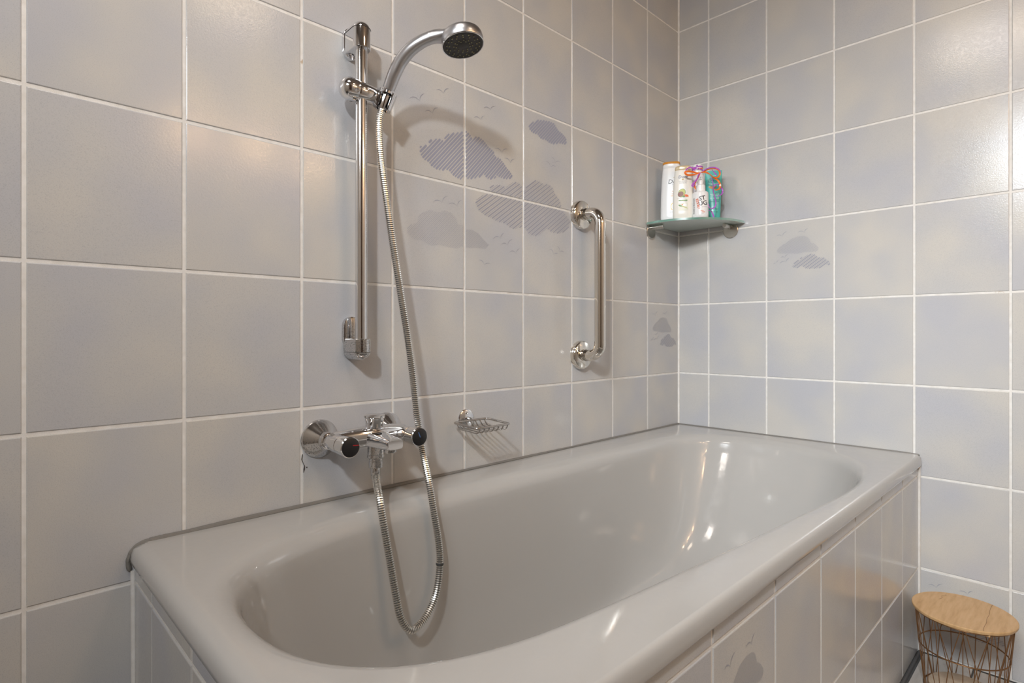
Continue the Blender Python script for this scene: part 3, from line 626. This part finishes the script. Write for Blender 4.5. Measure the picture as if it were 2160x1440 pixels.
# ---------------------------------------------------------------- soap dish
sd = empty('soap_dish', (-1.010, 0, 0.668)); tag(sd, 'small chrome wire soap dish on a round wall plate', 'soap dish')
sdp = under(sd, mobj('wall_plate', *lathe([(0.0235, 0), (0.0235, 0.0028), (0.0215, 0.0045), (0.001, 0.0052)], (-1.0120, 0, 0.6655), (0, -1, 0), 36), CHROME))
for z in (0.6800, 0.6510):
    mobj('screw', *lathe([(0.0032, 0.0040), (0.0032, 0.0056), (0.0022, 0.0060), (0.0014, 0.0048), (0.0005, 0.0048)], (-1.0120, 0, z), (0, -1, 0), 14), BRUSHED, sdp)
under(sd, mobj('stem', *tube([(-1.0085, -0.004, 0.667), (-1.0085, -0.018, 0.6645)], 0.0038, 12), CHROME))
X0, X1, Y0, Y1, SZd = -1.066, -0.958, -0.020, -0.104, 0.6635
X0, X1 = -1.0645, -0.9615
rr2 = rrect(X0, X1, Y1, Y0, 0.008, 6)
def skew(x, y): # frame widens towards the room
    return x, y
under(sd, mobj('rim', *tube([(x, y, SZd-0.004*(y-Y0)/(Y1-Y0)) for x, y in rr2], 0.0026, 10, True), DULL))
for k in range(7):
    x = X0+0.0085+(X1-X0-0.017)*k/6
    wp = catmull([(x, Y0, SZd), (x, Y0-0.008, SZd-0.010), (x, Y0-0.016, SZd-0.0145), (x, -0.060, SZd-0.0155), (x, Y1+0.012, SZd-0.0165), (x, Y1+0.003, SZd-0.012), (x, Y1, SZd-0.005)], 5)
    under(sd, mobj('wire', *tube(wp, 0.0015, 8), DULL))

# ---------------------------------------------------------------- corner shelf
sh = empty('corner_shelf', (0, 0, 1.244)); tag(sh, 'frosted glass quarter-round corner shelf on two steel pegs', 'shelf')
GLASS = mat('frosted_glass', (0.60, 0.74, 0.68), 0.30, spec=0.5, Transmission_Weight=0.55, IOR=1.5)
EDGE = mat('glass_edge', (0.18, 0.36, 0.30), 0.25, spec=0.5, Transmission_Weight=0.3)
prof = [(-0.004, -0.004), (-0.219, -0.004)]
for k in range(1, 28):
    a = PI/2*k/28; e = 0.97; ra = 0.219+(0.247-0.219)*(k/28); bul = 1+0.045*math.sin(2*a)
    prof.append((-ra*math.cos(a)*bul, -ra*math.sin(a)*bul))
prof.append((-0.004, -0.247)); GZ0, GZ1 = 1.2425, 1.2495
n_ = len(prof); V = [(x, y, z) for z in (GZ0, GZ1) for x, y in prof]
F = [tuple(range(n_)), tuple(reversed(range(n_, 2*n_)))] + [(i, i+n_, (i+1) % n_+n_, (i+1) % n_) for i in range(n_)]
under(sh, mobj('glass', V, F, None, None, 30, [GLASS, EDGE], [0, 0]+[1]*n_))
for nm, c_, d_ in (('a', Vector((-0.190, 0, 1.2255)), Vector((0, -1, 0))), ('b', Vector((0, -0.198, 1.2265)), Vector((-1, 0, 0)))):
    pg = under(sh, mobj('peg', *lathe([(0.0075, 0), (0.0075, 0.050), (0.0066, 0.0515), (0.0010, 0.0515)], c_+Vector((0, 0, 0.0085)), d_, 24), BRUSHED))
    mobj('rosette', *lathe([(0.0260, 0), (0.0260, 0.004), (0.0245, 0.0055), (0.001, 0.0055)], c_+Vector((0, 0, -0.002)), d_, 32), BRUSHED, pg)

# ---------------------------------------------------------------- bottles on the shelf
def text_mesh(s, size, bold=False, shear=0.0):
    c = bpy.data.curves.new('t', 'FONT'); c.body = s; c.size = size; c.align_x = 'CENTER'; c.align_y = 'CENTER'; c.shear = shear
    if bold: c.offset = size*0.016
    c.resolution_u = 2
    o = bpy.data.objects.new('t', c); C.objects.link(o); dg = bpy.context.evaluated_depsgraph_get(); dg.update()
    me = bpy.data.meshes.new_from_object(o.evaluated_get(dg)); V = [(v.co.x, v.co.y) for v in me.vertices]; F = [tuple(p.vertices) for p in me.polygons]
    bm = bmesh.new(); bm.from_mesh(me); bmesh.ops.triangulate(bm, faces=bm.faces[:])
    for _ in range(3):
        le = [e for e in bm.edges if e.calc_length() > 0.0035]
        if not le: break
        bmesh.ops.subdivide_edges(bm, edges=le, cuts=1); bmesh.ops.triangulate(bm, faces=bm.faces[:])
    bm.verts.index_update(); V = [(v.co.x, v.co.y) for v in bm.verts]; F = [tuple(v.index for v in f.verts) for f in bm.faces]; bm.free()
    bpy.data.objects.remove(o); bpy.data.curves.remove(c); bpy.data.meshes.remove(me); return V, F
def wrap(name, VF, u, z, m, surf, parent, rot=0.0, sx=1.0, lift=0.0006):
    V = []
    for a, b in VF[0]:
        a *= sx; x = u+a*math.cos(rot)-b*math.sin(rot); q = z+a*math.sin(rot)+b*math.cos(rot); V.append((x, -surf(x, q)-lift, q))
    return mobj(name, V, VF[1], m, parent, False)
def disc(rx, rz_, n=20, a0=0.0, a1=2*PI):
    V = [(0, 0)] + [(rx*math.cos(a0+(a1-a0)*k/n), rz_*math.sin(a0+(a1-a0)*k/n)) for k in range(n+1)]
    return V, [(0, k, k+1) for k in range(1, n+1)]
def rect(w_, h_, n=8):
    V = []; F = []
    for k in range(n+1): V += [(-w_/2+w_*k/n, -h_/2), (-w_/2+w_*k/n, h_/2)]
    for k in range(n): F.append((2*k, 2*k+2, 2*k+3, 2*k+1))
    return V, F
col = lambda n, c, r=0.4: mat(n, c, r)
INK = col('dark_ink', (0.03, 0.03, 0.04)); NAVY = col('navy_ink', (0.03, 0.05, 0.20)); AMBER = col('amber', (0.60, 0.25, 0.03), 0.25)
GOLD = col('gold_ink', (0.55, 0.38, 0.10)); GREYI = col('grey_ink', (0.33, 0.33, 0.36)); ORANGE = col('orange_ink', (0.75, 0.14, 0.03))
GREEN = col('green_ink', (0.08, 0.22, 0.03)); LIME = col('lime_ink', (0.50, 0.52, 0.12)); BROWN = col('brown_ink', (0.22, 0.07, 0.04))
def sring(w_, t_, z, n=40, e=0.75):
    r = []
    for k in range(n):
        a = 2*PI*k/n; ca, sa = math.cos(a), math.sin(a); r.append((w_/2*math.copysign(abs(ca)**e, ca), t_/2*math.copysign(abs(sa)**e, sa), z))
    return r
FACE = YAW+0.29
def flask(name, label, loc, prof, m, e=0.75, group=None):
    """prof: (width, thickness, z)"""
    root = empty(name, loc, -FACE); tag(root, label, 'bottle', group)
    mobj('body', *loft([sring(a, b, z, 40, e) for a, b, z in prof], True, True), m, root, 45)
    def surf(x, z):
        for i in range(len(prof)-1):
            if prof[i][2] <= z <= prof[i+1][2]:
                f = (z-prof[i][2])/max(prof[i+1][2]-prof[i][2], 1e-9); w_ = prof[i][0]*(1-f)+prof[i+1][0]*f; t_ = prof[i][1]*(1-f)+prof[i+1][1]*f; break
        else: w_, t_ = prof[0][:2]
        q = min(abs(2*x/w_), 0.999)**(1/e); return t_/2*(1-q*q)**(e/2)
    return root, surf
ZG = GZ1
# 1 white tall bottle, amber cap
b1, s1 = flask('shampoo_bottle', 'tall white shampoo bottle with flat amber cap at the left back', (-0.1470, -0.0560, ZG), [(0.064, 0.036, 0), (0.070, 0.040, 0.003), (0.072, 0.042, 0.02), (0.0705, 0.041, 0.08), (0.065, 0.038, 0.14), (0.058, 0.034, 0.183), (0.056, 0.033, 0.185)], WHITEP)
mobj('cap', *loft([sring(a, b, z) for a, b, z in [(0.0555, 0.0325, 0.185), (0.057, 0.034, 0.186), (0.055, 0.033, 0.199)]], True, True), WHITEP, b1, 45)
tag(mobj('cap_top', *loft([sring(a, b, z) for a, b, z in [(0.0575, 0.0345, 0.199), (0.0575, 0.0345, 0.2045), (0.055, 0.032, 0.2065)]], True, True), AMBER, b1, 45), 'flat amber cap top')
wrap('lettering', text_mesh('Dove', 0.021, False, 0.15), 0.012, 0.137, INK, s1, b1)
wrap('logo', disc(0.008, 0.003), 0.019, 0.1535, GOLD, s1, b1, 0.3); wrap('logo', disc(0.006, 0.002), 0.013, 0.150, GOLD, s1, b1, -0.3)
wrap('lettering', text_mesh('DermaCare', 0.0052), 0.016, 0.127, GREYI, s1, b1)
wrap('lettering', text_mesh('nourishing', 0.0085, True), 0.020, 0.1045, AMBER, s1, b1); wrap('lettering', text_mesh('care', 0.0085, True), 0.008, 0.0965, AMBER, s1, b1)
wrap('stripe', rect(0.030, 0.0032), 0.013, 0.0885, AMBER, s1, b1)
for q in (0.121, 0.114, 0.080, 0.074): wrap('lettering', text_mesh('lll  lll', 0.005), 0.010, q, GOLD if q > 0.1 else GREYI, s1, b1)
YEL = col('yellow_ink', (0.80, 0.55, 0.05))
arc = [(0.0165*math.cos(a), 0.0165*math.sin(a)) for a in [math.radians(95+130*k/12) for k in range(13)]]
arcV = []; [arcV.extend([(x, z), (x*0.86, z*0.90)]) for x, z in arc]
wrap('drop_print', (arcV, [(2*k, 2*k+2, 2*k+3, 2*k+1) for k in range(12)]), 0.014, 0.052, YEL, s1, b1)
wrap('drop_print', disc(0.0085, 0.0125), 0.016, 0.050, YEL, s1, b1, -0.2)
wrap('lettering', text_mesh('50% MOISTURE', 0.0042), 0.009, 0.0335, INK, s1, b1)
# 2 cream bottle
b2_, s2 = flask('shampoo_bottle', 'cream shampoo bottle with champagne cap and avocado picture on the front', (-0.1700, -0.1120, ZG), [(0.058, 0.034, 0), (0.064, 0.038, 0.003), (0.066, 0.040, 0.02), (0.065, 0.039, 0.075), (0.060, 0.036, 0.125), (0.0535, 0.033, 0.160), (0.052, 0.032, 0.162)], CREAMP)
mobj('cap', *loft([sring(a, b, z) for a, b, z in [(0.0515, 0.0315, 0.162), (0.053, 0.033, 0.163), (0.0525, 0.033, 0.172), (0.049, 0.031, 0.1755), (0.040, 0.026, 0.1772)]], True, True), mat('champagne_cap', (0.78, 0.64, 0.42), 0.2, 0.3), b2_, 45)
wrap('lettering', text_mesh('Dove', 0.0135, False, 0.15), 0.0, 0.1385, NAVY, s2, b2_)
wrap('logo', disc(0.0034, 0.0020), -0.0005, 0.1300, GOLD, s2, b2_, 0.35)
wrap('lettering', text_mesh('NOURISHING', 0.0042), 0.0, 0.1238, GREYI, s2, b2_); wrap('lettering', text_mesh('SECRETS', 0.0062), 0.0, 0.1182, GREYI, s2, b2_)
wrap('avocado_print', disc(0.0115, 0.0150), -0.004, 0.0850, GREEN, s2, b2_, -0.4, 1, 0.0005); wrap('avocado_print', disc(0.0104, 0.0138), -0.004, 0.0850, LIME, s2, b2_, -0.4, 1, 0.0007)
wrap('avocado_print', disc(0.0095, 0.0085), -0.0075, 0.0815, BROWN, s2, b2_, 0.6, 1, 0.0009); wrap('flower_print', disc(0.0092, 0.0078, 20, 0, PI), 0.0085, 0.0720, ORANGE, s2, b2_, 0, 1, 0.0011)
wrap('flower_print', disc(0.0040, 0.0030), 0.0025, 0.0735, GREEN, s2, b2_, 0, 1, 0.0012)
wrap('lettering', text_mesh('STRENGTHENING', 0.0037), -0.004, 0.0675, GREYI, s2, b2_); wrap('stripe', rect(0.0275, 0.0030), 0.0, 0.0605, GREEN, s2, b2_)
wrap('lettering', text_mesh('RITUAL', 0.0030), 0.0, 0.0605, LIME, s2, b2_, 0, 1, 0.0008)
wrap('lettering', text_mesh('avocado oil & calendula', 0.0026), 0.0, 0.0555, GREYI, s2, b2_); wrap('label_panel', rect(0.029, 0.0245), 0.001, 0.0395, mat('pale_label', (0.74, 0.74, 0.62), 0.4), s2, b2_)
wrap('leaf_print', disc(0.0150, 0.0016), 0.001, 0.0400, LIME, s2, b2_, -0.42, 1, 0.0008); wrap('leaf_print', disc(0.0060, 0.0022), -0.009, 0.0435, GREEN, s2, b2_, -0.35, 1, 0.0009)
wrap('flower_print', disc(0.0055, 0.0050), 0.0065, 0.0445, WHITEP, s2, b2_, 0, 1, 0.0009); wrap('flower_print', disc(0.0022, 0.0018), -0.0025, 0.0470, ORANGE, s2, b2_, 0.2, 1, 0.0009)
# 3 small white pump bottle
b3, s3 = flask('pump_bottle', 'small white pump bottle lettered LEKKER STUG in front of the ribbon', (-0.1505, -0.1640, ZG), [(0.046, 0.046, 0), (0.0500, 0.0500, 0.002), (0.0505, 0.0505, 0.010), (0.0505, 0.0505, 0.078), (0.0480, 0.0480, 0.0835), (0.040, 0.040, 0.0865), (0.031, 0.031, 0.0880)], WHITEP, 1.0)
mobj('collar', *lathe([(0.0155, 0.087), (0.0155, 0.088), (0.0150, 0.106), (0.0115, 0.1095)], (0, 0, 0), (0, 0, 1), 32), WHITEP, b3)
pm = MB().add(*lathe([(0.0088, 0.1085), (0.0085, 0.128), (0.0080, 0.1335), (0.0060, 0.1360), (0.001, 0.1365)], (0, 0, 0), (0, 0, 1), 28)); pm.add(*box((0.0, -0.008, 0.1290), (0.0075, 0.010, 0.0075), 0.0015))
hd3 = pm.build('spray_head', WHITEP, b3, 40); mobj('nozzle', *lathe([(0.0016, 0), (0.001, 0.0006)], (0, -0.0131, 0.1292), (0, -1, 0), 12), INK, hd3)
wrap('lettering', text_mesh('ST', 0.0195, True), 0.0045, 0.0605, INK, s3, b3, 0.17); wrap('lettering', text_mesh('UG', 0.0195, True), 0.0070, 0.0445, INK, s3, b3, 0.17)
wrap('lettering', text_mesh('LEKKER', 0.0115, True), -0.0080, 0.0440, ORANGE, s3, b3, PI/2+0.19, 0.92)
wrap('lettering', text_mesh('shampoo', 0.0040), 0.0110, 0.0335, GREYI, s3, b3, 0.17); wrap('lettering', text_mesh('body', 0.0052, True), 0.0040, 0.0205, ORANGE, s3, b3); wrap('lettering', text_mesh('wash', 0.0052, True), 0.0085, 0.0165, ORANGE, s3, b3)
wrap('lettering', text_mesh('WASSEN & VERZORGEN', 0.0048, True), -0.0205, 0.0380, INK, s3, b3, PI/2); wrap('lettering', text_mesh('60 ml', 0.0030), 0.0065, 0.0115, GREYI, s3, b3)
# 4 tall pale bottle with white cap
b4, s4 = flask('foam_bottle', 'tall pale pink bottle with round white cap wrapped in ribbon', (-0.1060, -0.1300, ZG), [(0.043, 0.043, 0), (0.0465, 0.0465, 0.003), (0.0470, 0.0470, 0.14), (0.0450, 0.0450, 0.150), (0.036, 0.036, 0.158), (0.034, 0.034, 0.160)], PINKP, 1.0)
mobj('cap', *lathe([(0.0165, 0.158), (0.0170, 0.160), (0.0170, 0.184), (0.0150, 0.190), (0.001, 0.1925)], (0, 0, 0), (0, 0, 1), 32), WHITEP, b4)
wrap('lettering', text_mesh('LIVE', 0.0150), 0.0070, 0.122, NAVY, s4, b4, 0, 0.75); wrap('stripe', rect(0.009, 0.0012), 0.0150, 0.1125, NAVY, s4, b4)
wrap('lettering', text_mesh('soft & calm', 0.0045), 0.0120, 0.103, NAVY, s4, b4); wrap('lettering', text_mesh('foam', 0.0050), 0.0150, 0.095, NAVY, s4, b4)
# 5 teal tube standing on its cap
TEAL = mat('teal_plastic', (0.07, 0.42, 0.38), 0.28); TEALL = mat('pale_teal', (0.20, 0.58, 0.53), 0.28)
t5 = empty('teal_tube', (-0.0690, -0.1690, ZG), -FACE); tag(t5, 'teal squeeze tube with bronze badge standing on its black cap', 'tube')
pr5 = [(0.042, 0.030, 0.008), (0.043, 0.031, 0.010), (0.046, 0.027, 0.05), (0.050, 0.020, 0.10), (0.0525, 0.011, 0.14), (0.054, 0.003, 0.163), (0.054, 0.0016, 0.172)]
mobj('body', *loft([sring(a, b, z, 40, 0.9) for a, b, z in pr5], True, True), TEAL, t5, 50)
mobj('cap', *loft([sring(a, b, z, 40, 0.9) for a, b, z in [(0.036, 0.028, 0.0), (0.040, 0.030, 0.001), (0.041, 0.030, 0.008)]], True, True), BLACK, t5, 50)
def s5(x, z):
    for i in range(len(pr5)-1):
        if pr5[i][2] <= z <= pr5[i+1][2]:
            f = (z-pr5[i][2])/(pr5[i+1][2]-pr5[i][2]); w_ = pr5[i][0]*(1-f)+pr5[i+1][0]*f; t_ = pr5[i][1]*(1-f)+pr5[i+1][1]*f; break
    q = min(abs(2*x/w_), 0.999)**(1/0.9); return t_/2*(1-q*q)**0.45
TW = col('pale_print', (0.62, 0.80, 0.76)); DT = col('dark_teal_print', (0.02, 0.14, 0.16)); BRONZE = mat('bronze_badge', (0.36, 0.19, 0.07), 0.3, 0.4)
wrap('badge', disc(0.0130, 0.0088, 24, PI, 2*PI), -0.0030, 0.118, BRONZE, s5, t5, 0, 1, 0.0008)
wrap('lettering', text_mesh('ACTIVE', 0.0115, True), 0.000, 0.134, DT, s5, t5); wrap('lettering', text_mesh('& NATURAL', 0.0055), 0.002, 0.1245, TW, s5, t5)
wrap('lettering', text_mesh('24H', 0.0050), -0.0030, 0.1145, col('pale_gold', (0.7, 0.5, 0.25)), s5, t5, 0, 1, 0.0011)
for q, tx, c_ in ((0.090, 'body lotion', TW), (0.085, 'sensitive', TW), (0.0765, 'for dry skin', TW), (0.066, 'nourishing', DT), (0.040, 'with aloe', DT), (0.030, '200 ml', DT), (0.155, 'new', TW)):
    wrap('lettering', text_mesh(tx, 0.0062), 0.003, q, c_, s5, t5)
# 6 slim dark blue tube
BLUEP = mat('dark_blue_plastic', (0.05, 0.055, 0.22), 0.22)
t6 = empty('blue_tube', (-0.0980, -0.0860, ZG), -FACE); tag(t6, 'slim dark blue squeeze tube behind the ribbon between two white bottles', 'tube')
mobj('body', *loft([sring(a, b, z, 24, 0.95) for a, b, z in [(0.0145, 0.0145, 0.018), (0.015, 0.0150, 0.02), (0.0155, 0.014, 0.10), (0.0175, 0.008, 0.15), (0.0225, 0.0025, 0.176), (0.0235, 0.0016, 0.185)]], True, True), BLUEP, t6, 50)
mobj('cap', *lathe([(0.0085, 0), (0.0088, 0.001), (0.0078, 0.018)], (0, 0, 0), (0, 0, 1), 20), WHITEP, t6)

# ---------------------------------------------------------------- curled gift ribbon
RO = mat('orange_ribbon', (0.80, 0.17, 0.02), 0.25); RP = mat('purple_ribbon', (0.42, 0.10, 0.52), 0.22)
rbn = empty('gift_ribbon', (-0.125, -0.155, 1.428)); tag(rbn, 'curled orange and purple gift ribbon tied round the tall pale pink bottle', 'ribbon')
def strip(P, w_, tw=0.6):
    P = catmull(P, 8); n = len(P); V = []; F = []; th = 0.00025
    for i, p in enumerate(P):
        t = (P[min(i+1, n-1)]-P[max(i-1, 0)]).normalized(); view = Vector((-0.697, -0.717, 0.15))
        side = t.cross(view).normalized(); nn = side.cross(t).normalized(); a = tw*math.sin(i/n*PI*2.0)
        s_ = (side*math.cos(a)+nn*math.sin(a)); q = s_.cross(t).normalized(); k = w_/2*min(1, 0.35+3*min(i, n-1-i)/n)
        V += [p-s_*k-q*th, p+s_*k-q*th, p+s_*k+q*th, p-s_*k+q*th]
    for i in range(n-1):
        for k in range(4): F.append((4*i+k, 4*i+(k+1) % 4, 4*i+4+(k+1) % 4, 4*i+4+k))
    F += [(3, 2, 1, 0), (4*n-4, 4*n-3, 4*n-2, 4*n-1)]
    return V, F
for P in RIB_O: under(rbn, tag(mobj('ribbon_strand', *strip(P, 0.0056), RO, None, 60), 'orange strand'))
for P in RIB_P: under(rbn, tag(mobj('ribbon_strand', *strip(P, 0.0044), RP, None, 60), 'purple strand'))
for z, m_, r in ((1.4265, RO, 0.0178), (1.4305, RP, 0.0179), (1.4225, RP, 0.0182)):
    V = []; F = []
    for k in range(33):
        a = 2*PI*k/32; x, y = -0.1060+r*math.cos(a), -0.1300+r*math.sin(a); dz = 0.002*math.sin(a*2+z*500)
        V += [(x, y, z-0.0022+dz), (x, y, z+0.0022+dz)]
    F = [(2*k, 2*k+2, 2*k+3, 2*k+1) for k in range(32)]
    under(rbn, mobj('ribbon_band', V, F, m_, None, 60))
under(rbn, tag(mobj('ribbon_knot', *lathe([(0.001, -0.003), (0.0028, -0.002), (0.0032, 0), (0.0028, 0.002), (0.001, 0.003)], (-0.1465, -0.1500, 1.4265), (0.7, -0.7, 0), 12), RP), 'purple knot'))

# ---------------------------------------------------------------- wire basket table
TX, TY = -0.150, -0.842
bt = empty('basket_table', (TX, TY, 0)); tag(bt, 'small copper wire basket table with round pale wood top beside the bath', 'side table')
OAK = wood('oak_top', (0.55, 0.345, 0.165), (0.46, 0.275, 0.12), (0.61, 0.40, 0.21), 14, (7, 1, 1), 0.42)
PALEW = wood('pale_wood', (0.56, 0.45, 0.34), (0.46, 0.35, 0.25), (0.62, 0.52, 0.41), 16, (5, 1, 1), 0.5)
COPPER = mat('copper_wire', (0.24, 0.125, 0.055), 0.35, 0.75)
lid = mobj('table_top', *lathe([(0.090, 0.0), (0.1005, 0.0006), (0.1015, 0.003), (0.1015, 0.0068), (0.1003, 0.0080), (0.001, 0.0082)], (0, 0, 0), (0, 0, 1), 64), OAK, bt, 40, loc=(0, 0, 0.1935))
lid.rotation_euler = (0, 0, -PI/2)
mobj('batten', *box((0.036, -0.0740, -0.0028), (0.044, 0.012, 0.0052), 0.0008), OAK, lid, 30)
CRK = mat('wood_crack', (0.22, 0.13, 0.06), 0.7)
ck = [(0.0465, -0.0880), (0.0458, -0.06), (0.0470, -0.035), (0.0455, -0.01), (0.0468, 0.02), (0.0452, 0.05), (0.0462, 0.088)]
mobj('wood_grain_line', *tube([(a, b, 0.0079) for a, b in [tuple(p)[:2] for p in catmull([(a, b, 0) for a, b in ck], 4)]], 0.0005, 6), CRK, lid)
mobj('wood_grain_line', *tube([(-0.052, 0.030, 0.0079), (-0.047, 0.045, 0.0079), (-0.050, 0.058, 0.0079), (-0.042, 0.066, 0.0079), (-0.044, 0.076, 0.0079)], 0.0005, 6), CRK, lid)
RT, RM, RBt = 0.0960, 0.0870, 0.0770; ZT_, ZM_, ZB_ = 0.1915, 0.108, 0.004
def circ(r, z, n=72): return [(r*math.cos(2*PI*k/n), r*math.sin(2*PI*k/n), z) for k in range(n)]
for r, z in ((RT, ZT_), (RM, ZM_), (RBt, ZB_)): mobj('hoop', *tube(circ(r, z), 0.0016, 8, True), COPPER, bt)
NW = 11
for k in range(NW):
    a = 2*PI*k/NW+0.12
    for da, db in ((-0.24, 0.20), (0.24, -0.20), (0.0, 0.0)):
        P = [(RT*math.cos(a+da), RT*math.sin(a+da), ZT_), ((RM+0.0006)*math.cos(a+da*0.05), (RM+0.0006)*math.sin(a+da*0.05), ZM_), (RBt*math.cos(a+db), RBt*math.sin(a+db), ZB_)]
        if da == 0: a2 = a+PI/NW; P = [(RT*math.cos(a2), RT*math.sin(a2), ZT_), (RM*math.cos(a2), RM*math.sin(a2), ZM_), (RBt*math.cos(a2), RBt*math.sin(a2), ZB_)]
        mobj('wire', *tube(P, 0.00095, 6), COPPER, bt)
mobj('base_disc', *lathe([(0.001, 0.0), (0.066, 0.0), (0.068, 0.0015), (0.068, 0.0065), (0.066, 0.008), (0.001, 0.008)], (0, 0, 0), (0, 0, 1), 48), PALEW, bt, 40, loc=(0, 0, 0.006))
for k in range(3):
    a = 2*PI*k/3; mobj('cross_wire', *tube([(RBt*math.cos(a), RBt*math.sin(a), 0.004), (-RBt*math.cos(a), -RBt*math.sin(a), 0.004)], 0.0014, 6), COPPER, bt)
